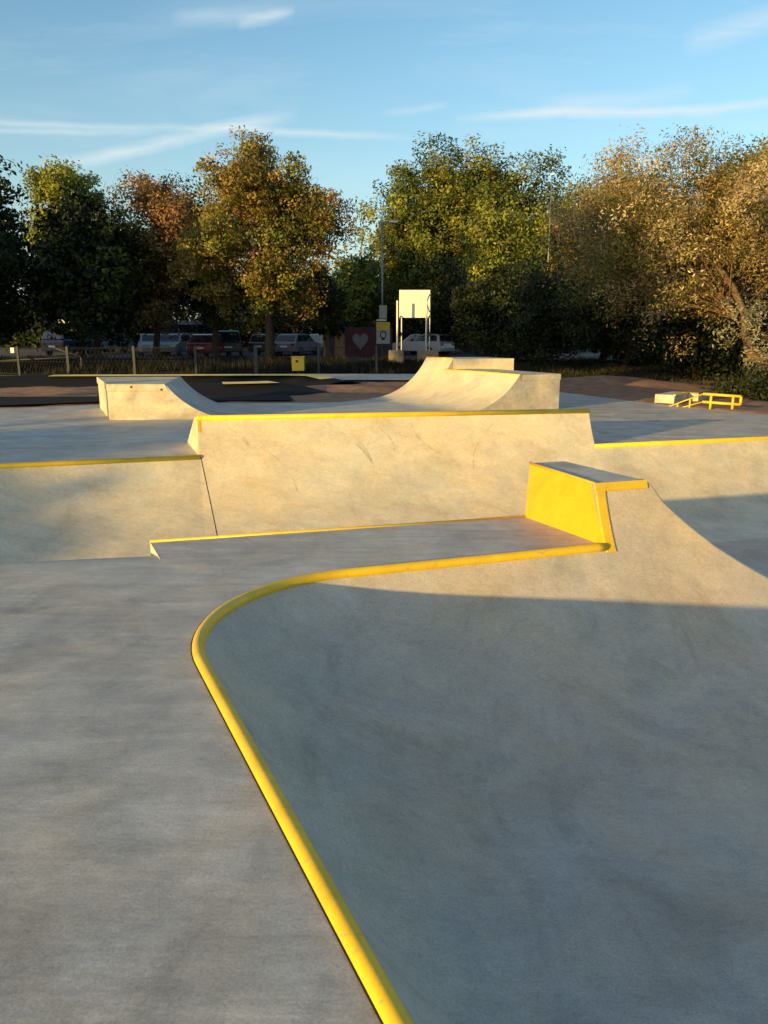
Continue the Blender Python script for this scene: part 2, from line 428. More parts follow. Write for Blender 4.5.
# ---------- far wall
FW = [Vector((-14, 6.575)), Vector((-4.71, 9.44)), Vector((-2.42, 10.15)), Vector((3.04, 11.16)), Vector((5.95, 12.03)), Vector((13, 14.05))]
def nrm_at(i):
    ds = []
    if i > 0: ds.append((FW[i]-FW[i-1]).normalized())
    if i < len(FW)-1: ds.append((FW[i+1]-FW[i]).normalized())
    t = sum(ds, Vector((0, 0))).normalized(); return Vector((t.y, -t.x))
def far_rows(i0, i1, zt, sub=14):
    th1 = th_of(zt); rows = []
    for k in range(KR+1):
        th = th1*(1-k/KR); r = []
        for i in range(i0, i1):
            for j in range(sub+1 if i == i1-1 else sub):
                s = j/sub; p = FW[i].lerp(FW[i+1], s); q = nrm_at(i).lerp(nrm_at(i+1), s).normalized()
                p = p+q*d_th(th); r.append((p.x, p.y, z_th(th)))
        rows.append(r)
    return rows
def far_off(i, s, z, o=0):
    p = FW[i].lerp(FW[i+1], s); q = nrm_at(i).lerp(nrm_at(i+1), s).normalized(); th = th_of(z)
    p = p+q*(d_of(z)+math.sin(th)*o); return (p.x, p.y, z+math.cos(th)*o)
TM = .48
qL = empty('quarter_pipe', (-3.6, 9.8, 0), 'low concrete quarter pipe wall with yellow coping at the left, dappled with shade', 'quarter pipe')
MB().grid(far_rows(0, 2, 0)).build('transition_surface', M['wall'], qL)
coping([(p.x, p.y, -.004) for p in FW[:3]], .035, 'coping_pipe', qL)
qM = empty('quarter_pipe', (.3, 10.6, 0), 'raised middle section of the long concrete quarter pipe, tallest and sunlit, with tyre marks', 'quarter pipe')
MB().grid(far_rows(2, 3, TM)).build('transition_surface', M['wall'], qM)
tl = far_off(2, 0, TM); tr = far_off(2, 1, TM)
coping([(tl[0]-.02, tl[1], TM), (tr[0]+.01, tr[1], TM)], .036, 'coping_pipe', qM)
# top, back bank and cheeks of the raised section
fd = (Vector(tr[:2])-Vector(tl[:2])).normalized(); fn = Vector((-fd.y, fd.x))
def back_of(p, d): return Vector(p[:2])+fn*d
def skewL(d): return Vector(tl[:2])+Vector((-.36, .93))*d
mb = MB(); tb0 = skewL(.28); tb1 = back_of(tr, .28)
mb.add([tl, tr, (*tb1, TM), (*tb0, TM)], [(0, 1, 2, 3)]); mb.build('top', M['deck'], qM)
gb0 = skewL(1.25); gb1 = back_of(tr, .9)
mb = MB(); mb.add([(*tb0, TM), (*tb1, TM), (*gb1, -.002), (*gb0, -.002)], [(0, 1, 2, 3)]); mb.build('rear_bank', M['deck'], qM)
for sgn, (i, s, tb, gb) in enumerate(((2, 0, tb0, gb0), (2, 1, tb1, gb1))):
    pf = [far_off(i, s, TM*k/8) for k in range(9)]
    poly = pf+[(*tb, TM), (*gb, -.002)]
    MB().add(poly, [tuple(range(len(poly)))]).build('end_cheek', M['block'], qM)
mb = MB()
mb.grid([[far_off(2, s, TM*k/8, .005) for k in range(5, 9)] for s in (-.001, .006)], smooth=False); mb.build('edge_strip', M['yellow'], qM)
mb = MB()
rowa = []
for ss in (.0012, .0030):
    rowa.append([far_off(2, ss+.03*(1-k/30), -1+k/30*1.0, .002) for k in range(31)])
mb.grid(rowa, smooth=False); mb.build('wall_joint', M['joint'], qM)
def scuffmat():
    m, nt, bs, out = new_mat('wheel_scuff'); pos = nt.nodes.new('ShaderNodeNewGeometry').outputs['Position']
    bs.inputs['Base Color'].default_value = (.16, .13, .10, 1); bs.inputs['Roughness'].default_value = .8
    n_ = ramp(nt, noise(nt, pos, 7, 6, .75), [(.42, 0.), (.7, .32)]); nt.links.new(n_, bs.inputs['Alpha']); return m
M['scuff'] = scuffmat()
for (sa, za, sb, zb, bow, wd_) in ((.30, .42, .42, -.35, .03, .022), (.35, .30, .41, -.25, .02, .016), (.10, .25, .22, -.5, .035, .014), (.52, .38, .60, -.1, -.02, .014), (.07, .36, .12, .05, .01, .03), (.74, .35, .66, -.3, -.02, .014), (.44, .3, .47, .0, .01, .02)):
    A_ = []; B_ = []
    for k in range(25):
        t = k/24; ss = sa+(sb-sa)*t+bow*math.sin(math.pi*t); z = za+(zb-za)*t; w_ = wd_*math.sin(math.pi*min(1, max(.02, t)))**.5/5.5
        A_.append(far_off(2, ss-w_, z, .0025)); B_.append(far_off(2, ss+w_, z, .0025))
    MB().grid([A_, B_], smooth=True).build('wheel_mark', M['scuff'], qM)
qR = empty('quarter_pipe', (5, 11.7, 0), 'low right section of the long concrete quarter pipe behind the raised block', 'quarter pipe')
MB().grid(far_rows(3, 5, 0)).build('transition_surface', M['wall'], qR)
coping([(p.x, p.y, -.004) for p in FW[3:]], .033, 'coping_pipe', qR)
# joints in the basin floor
o = MB().add([(-16, -6, FLOOR), (15, -6, FLOOR), (15, 15.5, FLOOR), (-16, 15.5, FLOOR)], [(0, 1, 2, 3)]).build('basin_floor', M['bowl']); tag(o, kind='structure')
# ---------- deck sheet
hole = [tuple(p) for p in contour(0)]
hole += [tuple(LB1), tuple(LB0)] + lip + [tuple(p) for p in FW[1:]] + [tuple(p) for p in ra[1:-1]]
deck_outer = [(-18, -8), (17, -8), (17, 13.4), (9.4, 15.0), (7.6, 15.47), (6.83, 16.93), (6.01, 18.41), (5.46, 19.85), (4.79, 21.6), (3.4, 21.0), (1.5, 20.4), (-.3, 19.3), (-1.0, 18.4),
              (-1.94, 18.14), (-3.91, 18.14), (-6.5, 17.7), (-8.19, 16.8), (-12, 15.4), (-18, 13.6)]
sheet(deck_outer, [hole], 0).build('concrete_deck', M['deck'])
tag(bpy.data.objects['concrete_deck'], kind='structure')
hole2 = [(-16, -6), (15, -6), (15, 13.0), (8, 14.5), (4.5, 18), (-9, 15), (-16, 12)]
sheet([(-400, -400), (400, -400), (400, 900), (-400, 900)], [hole2], -.03).build('ground', M['grassbed'])
tag(bpy.data.objects['ground'], kind='structure')

# ---------- soil, asphalt pump track
rng = np.random.default_rng(3)
from mathutils import noise as mn
mb = MB(); rows = []
xs = np.arange(-22, 20.01, .28); ys = np.arange(14, 29.5, .28)
def soil_z(x, y):
    if inpoly(x, y, deck_outer): return -.12
    z = .0+.05*mn.noise(Vector((x*.9, y*.9, 0)))+.02*mn.noise(Vector((x*4, y*4, 3)))
    z += .30*math.exp(-((x-6.7)/2.2)**2-((y-24)/1.2)**2)
    z += .16*math.exp(-((x+.9)/1.2)**2-((y-22.5)/1.0)**2)
    z += .10*math.exp(-((x+10)/3.5)**2-((y-21.8)/.8)**2)
    return z
for y in ys: rows.append([(x, y, soil_z(x, y)) for x in xs])
mb.grid(rows); o = mb.build('soil', M['soil']); tag(o, kind='structure')
def ridge(line, w, h, wn, mat, z0=.035, n=9):
    pts = [Vector(p) for p in line]
    # densify (catmull-like)
    P = []
    for i in range(len(pts)-1):
        p0 = pts[max(i-1, 0)]; p1 = pts[i]; p2 = pts[i+1]; p3 = pts[min(i+2, len(pts)-1)]
        for j in range(8):
            t = j/8
            P.append(.5*((2*p1)+(p2-p0)*t+(2*p0-5*p1+4*p2-p3)*t*t+(3*p1-p0-3*p2+p3)*t**3))
    P.append(pts[-1]); rows = []
    for k in range(-n, n+1):
        r = []
        for i, p in enumerate(P):
            t = (P[min(i+1, len(P)-1)]-P[max(i-1, 0)]).normalized(); q = Vector((-t.y, t.x))
            s = k/n; e = min(i, len(P)-1-i)/6; e = min(1, e)
            z = z0+h*(.5+.5*math.cos(math.pi*s))*(.3+.7*e)-(.12 if abs(k) == n else 0)
            r.append((*(p+q*w*s), z))
        rows.append(r)
    return MB().grid(rows, flip=True), P
c1 = [(-19, 22.6), (-15.5, 23.0), (-13.5, 23.4), (-11, 24.4), (-8, 24.7), (-4.5, 24.9), (-2.6, 24.9), (-1.3, 24.2)]
c2 = [(-7.2, 20.1), (-5.2, 20.5), (-3.4, 21.0), (-2.2, 21.9)]
tr_ = empty('pump_track', (-5, 23, 0), 'black asphalt pump track mounds with pale yellow painted stripes by the soil', 'pump track')
m1, P1 = ridge(c1, 1.25, .26, 0, 0); m1.build('asphalt_mound', M['asphalt'], tr_)
m2, P2 = ridge(c2, 1.4, .27, 0, 0); m2.build('asphalt_mound', M['asphalt'], tr_)
sheet([(-6.6, 18.0), (-2.1, 18.35), (-2.5, 20.3), (-2.2, 22.2), (-1.6, 25.2), (-7.6, 25), (-7.2, 21.5)], [], .05).build('asphalt_base', M['asphalt'], tr_)
sheet([(-17, 14.3), (-12, 15.6), (-8.0, 17.1), (-6.35, 17.95), (-6.7, 19.4), (-9.7, 19.3), (-13, 18.8), (-17, 18.4)], [], .052).build('asphalt_base', M['asphalt'], tr_)
def stripe(P, a, b, w, h):
    A = []; B = []
    for i in range(a, b):
        p = P[i]; t = (P[min(i+1, len(P)-1)]-P[max(i-1, 0)]).normalized(); q = Vector((-t.y, t.x))
        e = min(1, min(i, len(P)-1-i)/6); z = .035+h*(.3+.7*e)+.006
        A.append((*(p-q*w), z-.012)); B.append((*(p+q*w*.4), z))
    return MB().grid([A, B], smooth=False)
stripe(P1, 26, 54, .5, .26).build('painted_stripe', M['paleyellow'], tr_)
stripe(P2, 12, 19, .5, .27).build('painted_stripe', M['paleyellow'], tr_)
mb = sheet([(-3.2, 26.2), (.9, 26.0), (1.2, 29.8), (-3.6, 29.9)], [], .06)
tag(mb.build('path', M['deck']), kind='structure')
sheet([(-70, 46), (60, 46), (60, 76), (-70, 76)], [], -.01).build('car_park', M['tarmac']); tag(bpy.data.objects['car_park'], kind='structure')

# ---------- left launch ramp (concrete box with curved ramp)
LX = Vector((1, .06)).normalized(); LY = Vector((-.40, .92)).normalized()
O = Vector((-5.10, 14.56)); DB = 2.65; HB = .66; BW = 1.0
def W(a, b, z):
    e = min(a, BW)*.72*b/DB; p = O+LX*(a+e)+LY*b; return (p.x, p.y, z)
rp = empty('launch_ramp', (O.x, O.y, 0), 'concrete launch ramp on the left with a box platform and a curve facing right', 'skate ramp')
mb = MB()
mb.add([W(0, 0, 0), W(BW, 0, 0), W(BW, 0, HB-.13), W(0, 0, HB-.13), W(0, DB, 0), W(BW, DB, 0), W(BW, DB, HB-.13), W(0, DB, HB-.13)],
       [(0, 1, 2, 3), (5, 4, 7, 6), (4, 0, 3, 7), (3, 2, 6, 7)])
mb.build('platform_block', M['block'], rp)
mb = MB(); c = .012
mb.add([W(-c, -c, HB-.127), W(BW+.1, -c, HB-.127), W(BW+.03, -c, HB), W(-c, -c, HB), W(-c, DB+c, HB-.127), W(BW+.1, DB+c, HB-.127), W(BW+.03, DB+c, HB), W(-c, DB+c, HB)],
       [(0, 1, 2, 3), (5, 4, 7, 6), (4, 0, 3, 7), (3, 2, 6, 7), (1, 5, 6, 2), (0, 4, 5, 1)])
mb.build('platform_slab', M['block'], rp)
def curve(x0, h, ext, n=20, hh=None):
    r = (ext*ext+h*h)/(2*h); a = math.asin(ext/r); out = []
    for k in range(n+1):
        t = a*(1-k/n); out.append((x0+ext-r*math.sin(t), r*(1-math.cos(t))))
    return out
cv = curve(BW+.04, HB, 1.32)
MB().grid([[W(x, 0, z+.002) for x, z in cv], [W(x, DB, z+.002) for x, z in cv]]).build('ramp_surface', M['deck'], rp)
for b_ in (0.001, DB-.001):
    poly = [W(x, b_, z) for x, z in cv]+[W(BW, b_, 0), W(BW, b_, HB-.13)]
    MB().add(poly, [tuple(range(len(poly)))]).build('ramp_side', M['block'], rp)
for x_ in (.42, .97):
    MB().box(W(x_, -.016, HB-.05 if x_ < .5 else HB-.1), (.03, .01, .035)).build('drain_hole', M['joint'], rp)

# ---------- right quarter ramp
Cn = Vector((2.79, 16.23)); Cd = Vector((-.446, .895)).normalized(); Pd = Vector((.94, .47)).normalized()
CL = 2.95; HR = .74; PW = 1.04
def Q(a, b, z): p = Cn+Cd*a+Pd*b; return (p.x, p.y, z)      # a along coping (away), b onto platform
qp = empty('quarter_ramp', (Cn.x, Cn.y, 0), 'freestanding concrete quarter ramp on the right, sunlit curve with thin yellow edge', 'skate ramp')
mb = MB(); mb.add([Q(0, .03, 0), Q(0, PW, 0), Q(0, PW, HR-.12), Q(0, .03, HR-.12), Q(CL, .03, 0), Q(CL, PW, 0), Q(CL, PW, HR-.12), Q(CL, .03, HR-.12)],
    [(0, 1, 2, 3), (1, 5, 6, 2), (4, 7, 6, 5)]); mb.build('platform_block', M['block'], qp)
mb = MB(); mb.add([Q(-.012, .03, HR-.117), Q(-.012, PW+.012, HR-.117), Q(-.012, PW+.012, HR), Q(-.012, .03, HR), Q(CL, .03, HR-.117), Q(CL, PW+.012, HR-.117), Q(CL, PW+.012, HR), Q(CL, .03, HR)],
    [(0, 1, 2, 3), (1, 5, 6, 2), (3, 2, 6, 7), (0, 4, 5, 1)]); mb.build('platform_slab', M['block'], qp)
cr = curve(0, HR, 1.42)
rowsA = [[Q(a, -(x)+.0, z+.002) for x, z in cr] for a in (0, CL)]
MB().grid(rowsA, flip=True).build('ramp_surface', M['wall'], qp)
poly = [Q(0.001, -x, z) for x, z in cr]+[Q(0.001, .03, 0), Q(.001, .03, HR)]
MB().add(poly, [tuple(range(len(poly)))]).build('ramp_side', M['block'], qp)
HR2 = .98
cr2 = curve(0, HR2, 1.62)
x0 = 1.62-1.42
rows2 = [[Q(a, -(x)+x0, z+.003) for x, z in cr2] for a in (CL, CL+1.3)]
MB().grid(rows2, flip=True).build('ramp_surface', M['wall'], qp)
mb = MB()
poly = [Q(CL, -x+x0, z) for x, z in cr2]+[Q(CL, x0+1.25, 0), Q(CL, x0+1.25, HR2)]
# raised wing: its face turned towards the camera
wd = Vector((1.0, .10)).normalized(); s0 = Vector(Q(CL, x0, 0)[:2])
def Wg(a, b, z): p = s0+wd*a+Cd*b; return (p.x, p.y, z)
mb.add([Wg(-.02, 0, 0), Wg(1.48, 0, 0), Wg(1.48, 0, HR2), Wg(-.02, 0, HR2), Wg(-.02, 1.2, 0), Wg(1.48, 1.2, 0), Wg(1.48, 1.2, HR2), Wg(-.02, 1.2, HR2)],
       [(0, 1, 2, 3), (1, 5, 6, 2), (3, 2, 6, 7), (5, 4, 7, 6)])
mb.add(poly, [tuple(range(len(poly)))])
mb.build('raised_wing', M['wall'], qp)
mb = MB(); mb.tube([Q(-.01, 0, HR-.004), Q(CL, 0, HR-.004)], .018, 8); mb.tube([Q(CL, x0, HR2), Q(CL+1.3, x0, HR2)], .018, 8)
mb.build('coping_pipe', M['coping'], qp)

# ---------- right: low concrete ledge, yellow handrail
lg = empty('grind_ledge', (6.4, 18.4, 0), 'low concrete grind ledge with yellow edge at the far right by the bushes', 'ledge')
MB().box((6.8, 18.5, .1), (1.15, .45, .20), rz=.9).build('ledge_block', M['block'], lg, bevel=.01)
MB().box((6.975, 18.36, .198), (1.16, .05, .03), rz=.9).build('edge_strip', M['coping'], lg)
lg2 = empty('concrete_step', (7.4, 18.9, 0), 'dark low concrete step beside the grind ledge, behind the handrail', 'step')
MB().box((7.55, 19.0, .09), (1.0, .4, .2), rz=.9).build('step_block', M['block'], lg2, bevel=.01)
MB().box((7.55, 19.0, .20), (1.01, .41, .025), rz=.9).build('step_edge', M['orangewood'], lg2)
hr = empty('handrail', (7.4, 16.5, 0), 'short yellow tubular handrail sloping down to the left at the far right', 'handrail')
def hp(px, z, Y): # world placement helper along the rail's run
    return (px, Y, z)
ra_, rb_, rc_ = Vector((6.3, 17.3, .0)), Vector((6.88, 16.95, .30)), Vector((7.5, 16.5, .28))
lo = Vector((0, 0, -.17))
mb = MB(); mb.tube([ra_, rb_], .014, 8); mb.tube([rb_, rc_], .03, 8); mb.build('top_rail', M['binyellow'], hr)
mb = MB(); mb.tube([ra_+lo*.6, rb_+lo], .012, 8); mb.tube([rb_+lo, rc_+lo], .03, 8); mb.tube([rc_, rc_+lo], .03, 8); mb.build('lower_rail', M['binyellow'], hr)
for s in (0.22, .8):
    p = rb_.lerp(rc_, s); MB().tube([(p.x, p.y, -.05), (p.x, p.y, p.z)], .028, 8).build('post', M['binyellow'], hr)
for s in (.25, .62):
    p = ra_.lerp(rb_, s); MB().tube([(p.x, p.y, -.15), (p.x, p.y, p.z)], .02, 8).build('post', M['binyellow'], hr)

# ---------- fence
fe = empty('wire_fence', (-6, 31, 0), 'low wire mesh fence on grey posts running behind the skatepark', 'fence')
fpx = [(-15.6, 30.6), (-13.9, 30.2), (-12.1, 30.4), (-9.75, 31.0), (-7.35, 31.0), (-5.05, 31.3), (-2.6, 31.5), (-.3, 31.8)]
for i, (x, y) in enumerate(fpx):
    w = .07 if i in (2, 3, 4) else .06
    if i == 5: w = .1
    mb = MB(); mb.box((x, y, .5), (w*1.3, w*1.3, 1.1)); mb.box((x, y, 1.06), (w*1.3, w*1.3, .03), taper=.6); mb.build('post', M['post'], fe)
mb = MB()
for (a, b) in zip(fpx, fpx[1:]):
    for z in (1.0, .5, .06): mb.tube([(*a, z), (*b, z)], .010 if z == 1.0 else .006, 5, cap=False)
    n = 16
    for k in range(n):
        s = k/n; x = a[0]+(b[0]-a[0])*s; y = a[1]+(b[1]-a[1])*s
        mb.tube([(x, y, .05), (x+(b[0]-a[0])*.18, y+(b[1]-a[1])*.18, 1.0)], .0025, 4, cap=False)
        mb.tube([(x+(b[0]-a[0])*.18, y, .05), (x, y, 1.0)], .0025, 4, cap=False)
mb.build('wire_mesh', M['wire'], fe)
o = MB().box((-13.95, 29.9, .93), (.14, .05, .2)).build('notice_plate', M['white'], bevel=.01)
tag(o, 'small white notice plate on the leftmost fence post', 'sign')
mb = MB().tube([(-14.2, 28.5, 0), (-13.75, 28.5, .85)], .03, 8)
tag(mb.build('leaning_stake', M['steel']), 'thin pale stake leaning in front of the fence at the far left', 'stake')
br_ = empty('timber_barrier', (-12.2, 32, 0), 'low timber frame with a sloping brace behind the fence at the left', 'barrier')
MB().tube([(-16, 32, .45), (-12.2, 32, .62)], .03, 6).build('rail', M['post'], br_)
MB().tube([(-12.2, 32, 0), (-12.2, 32, .62)], .035, 6).build('post', M['post'], br_)
MB().tube([(-12.2, 32, .62), (-13.3, 32, 1.0)], .03, 6).build('brace', M['post'], br_)
# yellow bin
bn = empty('litter_bin', (-3.32, 30.8, 0), 'bright yellow litter bin with small black emblem in front of the fence', 'bin')
MB().box((-3.32, 30.8, .38), (.48, .4, .5)).build('body', M['binyellow'], bn, bevel=.02)
MB().box((-3.32, 30.8, .66), (.52, .44, .05)).build('lid', M['binyellow'], bn, bevel=.01)
MB().box((-3.36, 30.594, .5), (.09, .012, .09)).build('emblem', M['joint'], bn)
MB().tube([(-3.32, 30.8, 0), (-3.32, 30.8, .14)], .05, 8).build('foot', M['darksteel'], bn)

# ---------- basketball hoop (seen from behind)
bh = empty('basketball_hoop', (1.6, 45, 0), 'white basketball backboard on four white posts with concrete plinths, seen from behind', 'basketball hoop')
MB().box((1.70, 45.1, 3.25), (1.72, .06, 1.50)).build('backboard', M['white'], bh, bevel=.01)
for (x, y) in ((.72, 44.2), (2.32, 44.2)):
    MB().tube([(x, y, .6), (x, y, 3.4)], .055, 10).build('post', M['white'], bh)
for (x, y) in ((.98, 45.3), (2.57, 45.3)):
    MB().tube([(x, y, .0), (x, y, 3.9)], .035, 10).build('post', M['white'], bh)
for x0_, x1_ in ((.72, .98), (2.32, 2.57)):
    for za, zb in (((3.3, 3.85), (3.3, 2.7)) if x0_ > 2 else ())+((2.2, 2.7), (2.2, 1.6), (1.0, 1.6)):
        MB().tube([(x0_, 44.2, za), (x1_, 45.3, zb)], .03, 8).build('brace', M['darksteel'], bh)
for (x, w_) in ((.66, .82), (2.42, 1.15)):
    mb = MB().box((x, 44.3, .36), (w_, .8, .75)); mb.build('plinth', M['plinth'], bh, bevel=.02)
mb = MB(); mb.tube([(1.70+.23*math.cos(a), 45.75+.23*math.sin(a), 3.0) for a in [i*math.pi/8 for i in range(17)]], .012, 6)
mb.build('ring', M['tail'], bh)

bh.location = (1.5, 41.8, 0); bh.scale = (.93, .93, .93)
# ---------- lamp posts, signs
lp = empty('street_lamp', (-.1, 47.5, 0), 'tall grey street lamp with a short arm left of the basketball backboard', 'street lamp')
MB().tube([(-.1, 47.5, 0), (-.1, 47.5, 7.7)], [.075, .045], 10).build('pole', M['steel'], lp)
MB().tube([(-.3, 47.5, 7.75), (.05, 47.5, 7.72), (.5, 47.5, 7.8)], .04, 8).build('arm', M['steel'], lp)
MB().box((.55, 47.5, 7.78), (.5, .22, .1)).build('lamp_head', M['white'], lp, bevel=.02)
MB().tube([(-.1, 47.5, 7.7), (-.1, 47.5, 8.2)], .03, 8).build('finial', M['white'], lp)
lp2 = empty('street_lamp', (10, 47.5, 0), 'slim white pole standing in front of the trees on the right', 'street lamp')
MB().tube([(9.95, 46.5, 0), (9.95, 46.5, 10.1)], [.05, .03], 10).build('pole', M['steel'], lp2)
MB().box((9.95, 46.4, 10.1), (.16, .3, .08)).build('lamp_head', M['white'], lp2, bevel=.02)
lp2.location.x = 9.95; MB().box((9.78, 46.4, 8.15), (.22, .2, .18)).build('camera_box', M['steel'], lp2, bevel=.02)
sg = empty('information_sign', (-.05, 47.2, 0), 'sign board with yellow top and white lower half fixed to the lamp post', 'sign')
MB().box((-.05, 47.36, 1.55), (.80, .03, 1.25)).build('board', simple('dull_white', (.45, .45, .43)), sg)
MB().box((-.05, 47.335, 1.94), (.80, .012, .46)).build('yellow_header', M['binyellow'], sg)
mb = MB(); mb.tube([(-.05+.17*math.cos(i*math.pi/6), 47.335, 1.45+.2*math.sin(i*math.pi/6)) for i in range(13)], .035, 6); mb.box((-.05, 47.335, 1.2), (.2, .012, .14)); mb.build('emblem', M['darksteel'], sg)
sg2 = empty('information_sign', (.0, 47.2, 0), 'small grey plate high on the lamp post above the yellow sign', 'sign')
MB().box((-.05, 47.36, 2.75), (.45, .03, .75)).build('board', M['steel'], sg2)
MB().box((-.15, 47.36, 2.28), (.6, .03, .1)).build('name_plate', M['white'], sg2)
# mural wall with a heart
mw = empty('mural_wall', (-1.9, 52, 0), 'low dark wall painted red with a white heart at the edge of the car park', 'wall')
MB().box((-2.0, 52, .95), (4.2, .25, 1.9)).build('panel', simple('mural_dark', (.06, .05, .07), (.03, .03, .05), 1.2, .8), mw)
mb = MB()
def disc(cx, cz, r, y, n=20, sx=1): return [(cx+sx*r*math.cos(2*math.pi*i/n), y, cz+r*math.sin(2*math.pi*i/n)) for i in range(n)]
mb.add([(-3.0, 51.87, .2), (-1.1, 51.87, .0), (-.9, 51.87, 1.5), (-1.6, 51.87, 1.85), (-2.9, 51.87, 1.8)], [(0, 1, 2, 3, 4)])
mb.add(disc(-3.35, 1.2, .35, 51.868), [tuple(range(20))]); mb.add(disc(-.45, 1.1, .3, 51.868), [tuple(range(20))])
mb.build('red_mural', simple('mural_red', (.12, .014, .02), (.05, .008, .014), 2.5, .7), mw)
hpts = []
for i in range(28):
    t = 2*math.pi*i/28
    hpts.append((-1.98+.034*16*math.sin(t)**3*.95, 51.862, 1.05+.038*(13*math.cos(t)-5*math.cos(2*t)-2*math.cos(3*t)-math.cos(4*t))))
MB().add(hpts, [tuple(range(28))]).build('white_heart', simple('faded_white', (.22, .21, .2)), mw)
tg = empty('timber_gate_post', (-3.6, 49.5, 0), 'pair of broad brown timber posts left of the painted wall', 'posts')
MB().box((-3.9, 49.5, .9), (.55, .3, 1.8)).build('post', M['orangewood'], tg, bevel=.02)
MB().box((-3.15, 49.5, .75), (.6, .3, 1.5)).build('post', M['orangewood'], tg, bevel=.02)

mw.location.x += .45; tg.location.x += .4
lp2.location.x -= .55
# ---------- vehicles
def carpaint(name, c): return simple(name, c, tuple(x*.9 for x in c), 1, .25, spec=.7)
def vehicle(name, label, cat, x, y, rz, paintm, kind='car', group='vehicles parked behind the fence', scale=1):
    r = empty(name, (x, y, -.005), label, cat, group)
    L_, Wd = (4.3, 1.75) if kind != 'van' else (6.0, 2.1)
    if kind == 'car':
        body = [(-2.15, .28), (2.15, .28), (2.18, .62), (2.05, .80), (1.15, .94), (-1.95, .98), (-2.15, .85), (-2.2, .5)]
        gh = [(1.15, .93), (.45, 1.42), (.1, 1.48), (-1.2, 1.48), (-1.55, 1.42), (-1.98, .97)]
    elif kind == 'estate':
        body = [(-2.25, .28), (2.2, .28), (2.22, .62), (2.1, .80), (1.2, .94), (-2.1, .99), (-2.25, .85), (-2.28, .5)]
        gh = [(1.2, .93), (.5, 1.42), (.1, 1.48), (-1.75, 1.47), (-2.0, 1.40), (-2.15, .98)]
    elif kind == 'suv':
        body = [(-2.1, .32), (2.1, .32), (2.14, .7), (2.0, .98), (1.1, 1.08), (-2.0, 1.1), (-2.12, .9)]
        gh = [(1.1, 1.07), (.55, 1.62), (.2, 1.7), (-1.6, 1.7), (-1.85, 1.62), (-2.03, 1.09)]
    else:
        body = [(-3.0, .35), (2.9, .35), (3.0, .9), (2.7, 1.25), (2.3, 1.4), (-3.0, 1.4)]
        gh = [(2.3, 1.39), (1.9, 2.3), (1.5, 2.55), (-2.9, 2.6), (-3.0, 2.5), (-3.0, 1.39)]
    ca, sa = math.cos(rz), math.sin(rz)
    def P(a, b, z): return (x+(a*ca-b*sa)*scale, y+(a*sa+b*ca)*scale, z*scale)
    def hull(poly, w0, w1):
        m = MB(); zs = [z for _, z in poly]; z0, z1 = min(zs), max(zs)
        hw = lambda z: (w0+(w1-w0)*(z-z0)/(z1-z0))/2
        a = [P(p, -hw(z), z) for p, z in poly]; b = [P(p, hw(z), z) for p, z in poly]; n = len(poly)
        m.add(a+b, [tuple(range(n)), tuple(range(2*n-1, n-1, -1))]+[(i, i+n, (i+1) % n+n, (i+1) % n) for i in range(n)]); return m
    hull(body, Wd, Wd*.96).build('body', paintm, r, bevel=.05)
    top = Wd*.8 if kind != 'van' else Wd*.92
    hull(gh, Wd*.95, top).build('cabin', paintm, r, bevel=.04)
    # side windows, windscreen, rear window
    zc0 = min(z for _, z in gh)+.06; zc1 = max(z for _, z in gh)-.1
    gx0 = min(p for p, _ in gh); gx1 = max(p for p, _ in gh)
    def wy(z): z0 = min(q for _, q in gh); z1 = max(q for _, q in gh); return (Wd*.95+(top-Wd*.95)*(z-z0)/(z1-z0))/2+.012
    def xf(z):
        z0 = gh[0][1]; p1 = gh[1]; t = min(1, (z-z0)/(p1[1]-z0)); return gh[0][0]+(p1[0]-gh[0][0])*t
    def xr(z):
        z0 = gh[-1][1]; p1 = gh[-2]; t = min(1, (z-z0)/(p1[1]-z0)); return gh[-1][0]+(p1[0]-gh[-1][0])*t
    spans = [(.04, .36), (.39, .68), (.71, .95)] if kind != 'van' else ([(.70, .96)] if 'coach' not in name else [(.05, .3), (.32, .6), (.62, .94)])
    if name == 'camper_van': spans = [(.25, .38), (.5, .62), (.74, .96)]
    zlo = zc0 if kind != 'van' else 1.55; zhi = zc1 if kind != 'van' else 2.25
    for s0_, s1_ in spans:
        for sd in (-1, 1):
            m = MB(); q = []
            for (s, z) in ((s0_, zlo), (s1_, zlo), (s1_, zhi), (s0_, zhi)):
                a0, a1 = xr(z)+.08, xf(z)-.08; q.append(P(a0+(a1-a0)*s, sd*wy(z), z))
            m.add(q, [(0, 1, 2, 3)]); m.build('window', M['glass'], r)
    for nm, fx in (('windscreen', xf), ('rear_window', xr)):
        e = .018 if nm == 'windscreen' else -.018
        MB().add([P(fx(zlo)+e, -wy(zlo)*.88, zlo), P(fx(zlo)+e, wy(zlo)*.88, zlo), P(fx(zhi)+e, wy(zhi)*.85, zhi), P(fx(zhi)+e, -wy(zhi)*.85, zhi)], [(0, 1, 2, 3)]).build(nm, M['glass'], r)
    hx = body[1][0]; hz = .68 if kind != 'van' else .95
    for sd in (-1, 1):
        MB().box(P(hx-.02, sd*(Wd/2-.25), hz), (.12, .34, .14), rz=rz).build('headlight', M['lamp'], r)
        MB().box(P(body[0][0]+.0, sd*(Wd/2-.2), hz+.08), (.12, .26, .16), rz=rz).build('tail_light', M['tail'], r)
    MB().box(P(body[0][0]-.03, 0, hz-.05), (.1, .5, .12), rz=rz).build('number_plate', M['white'], r)
    wr = .31 if kind != 'van' else .36
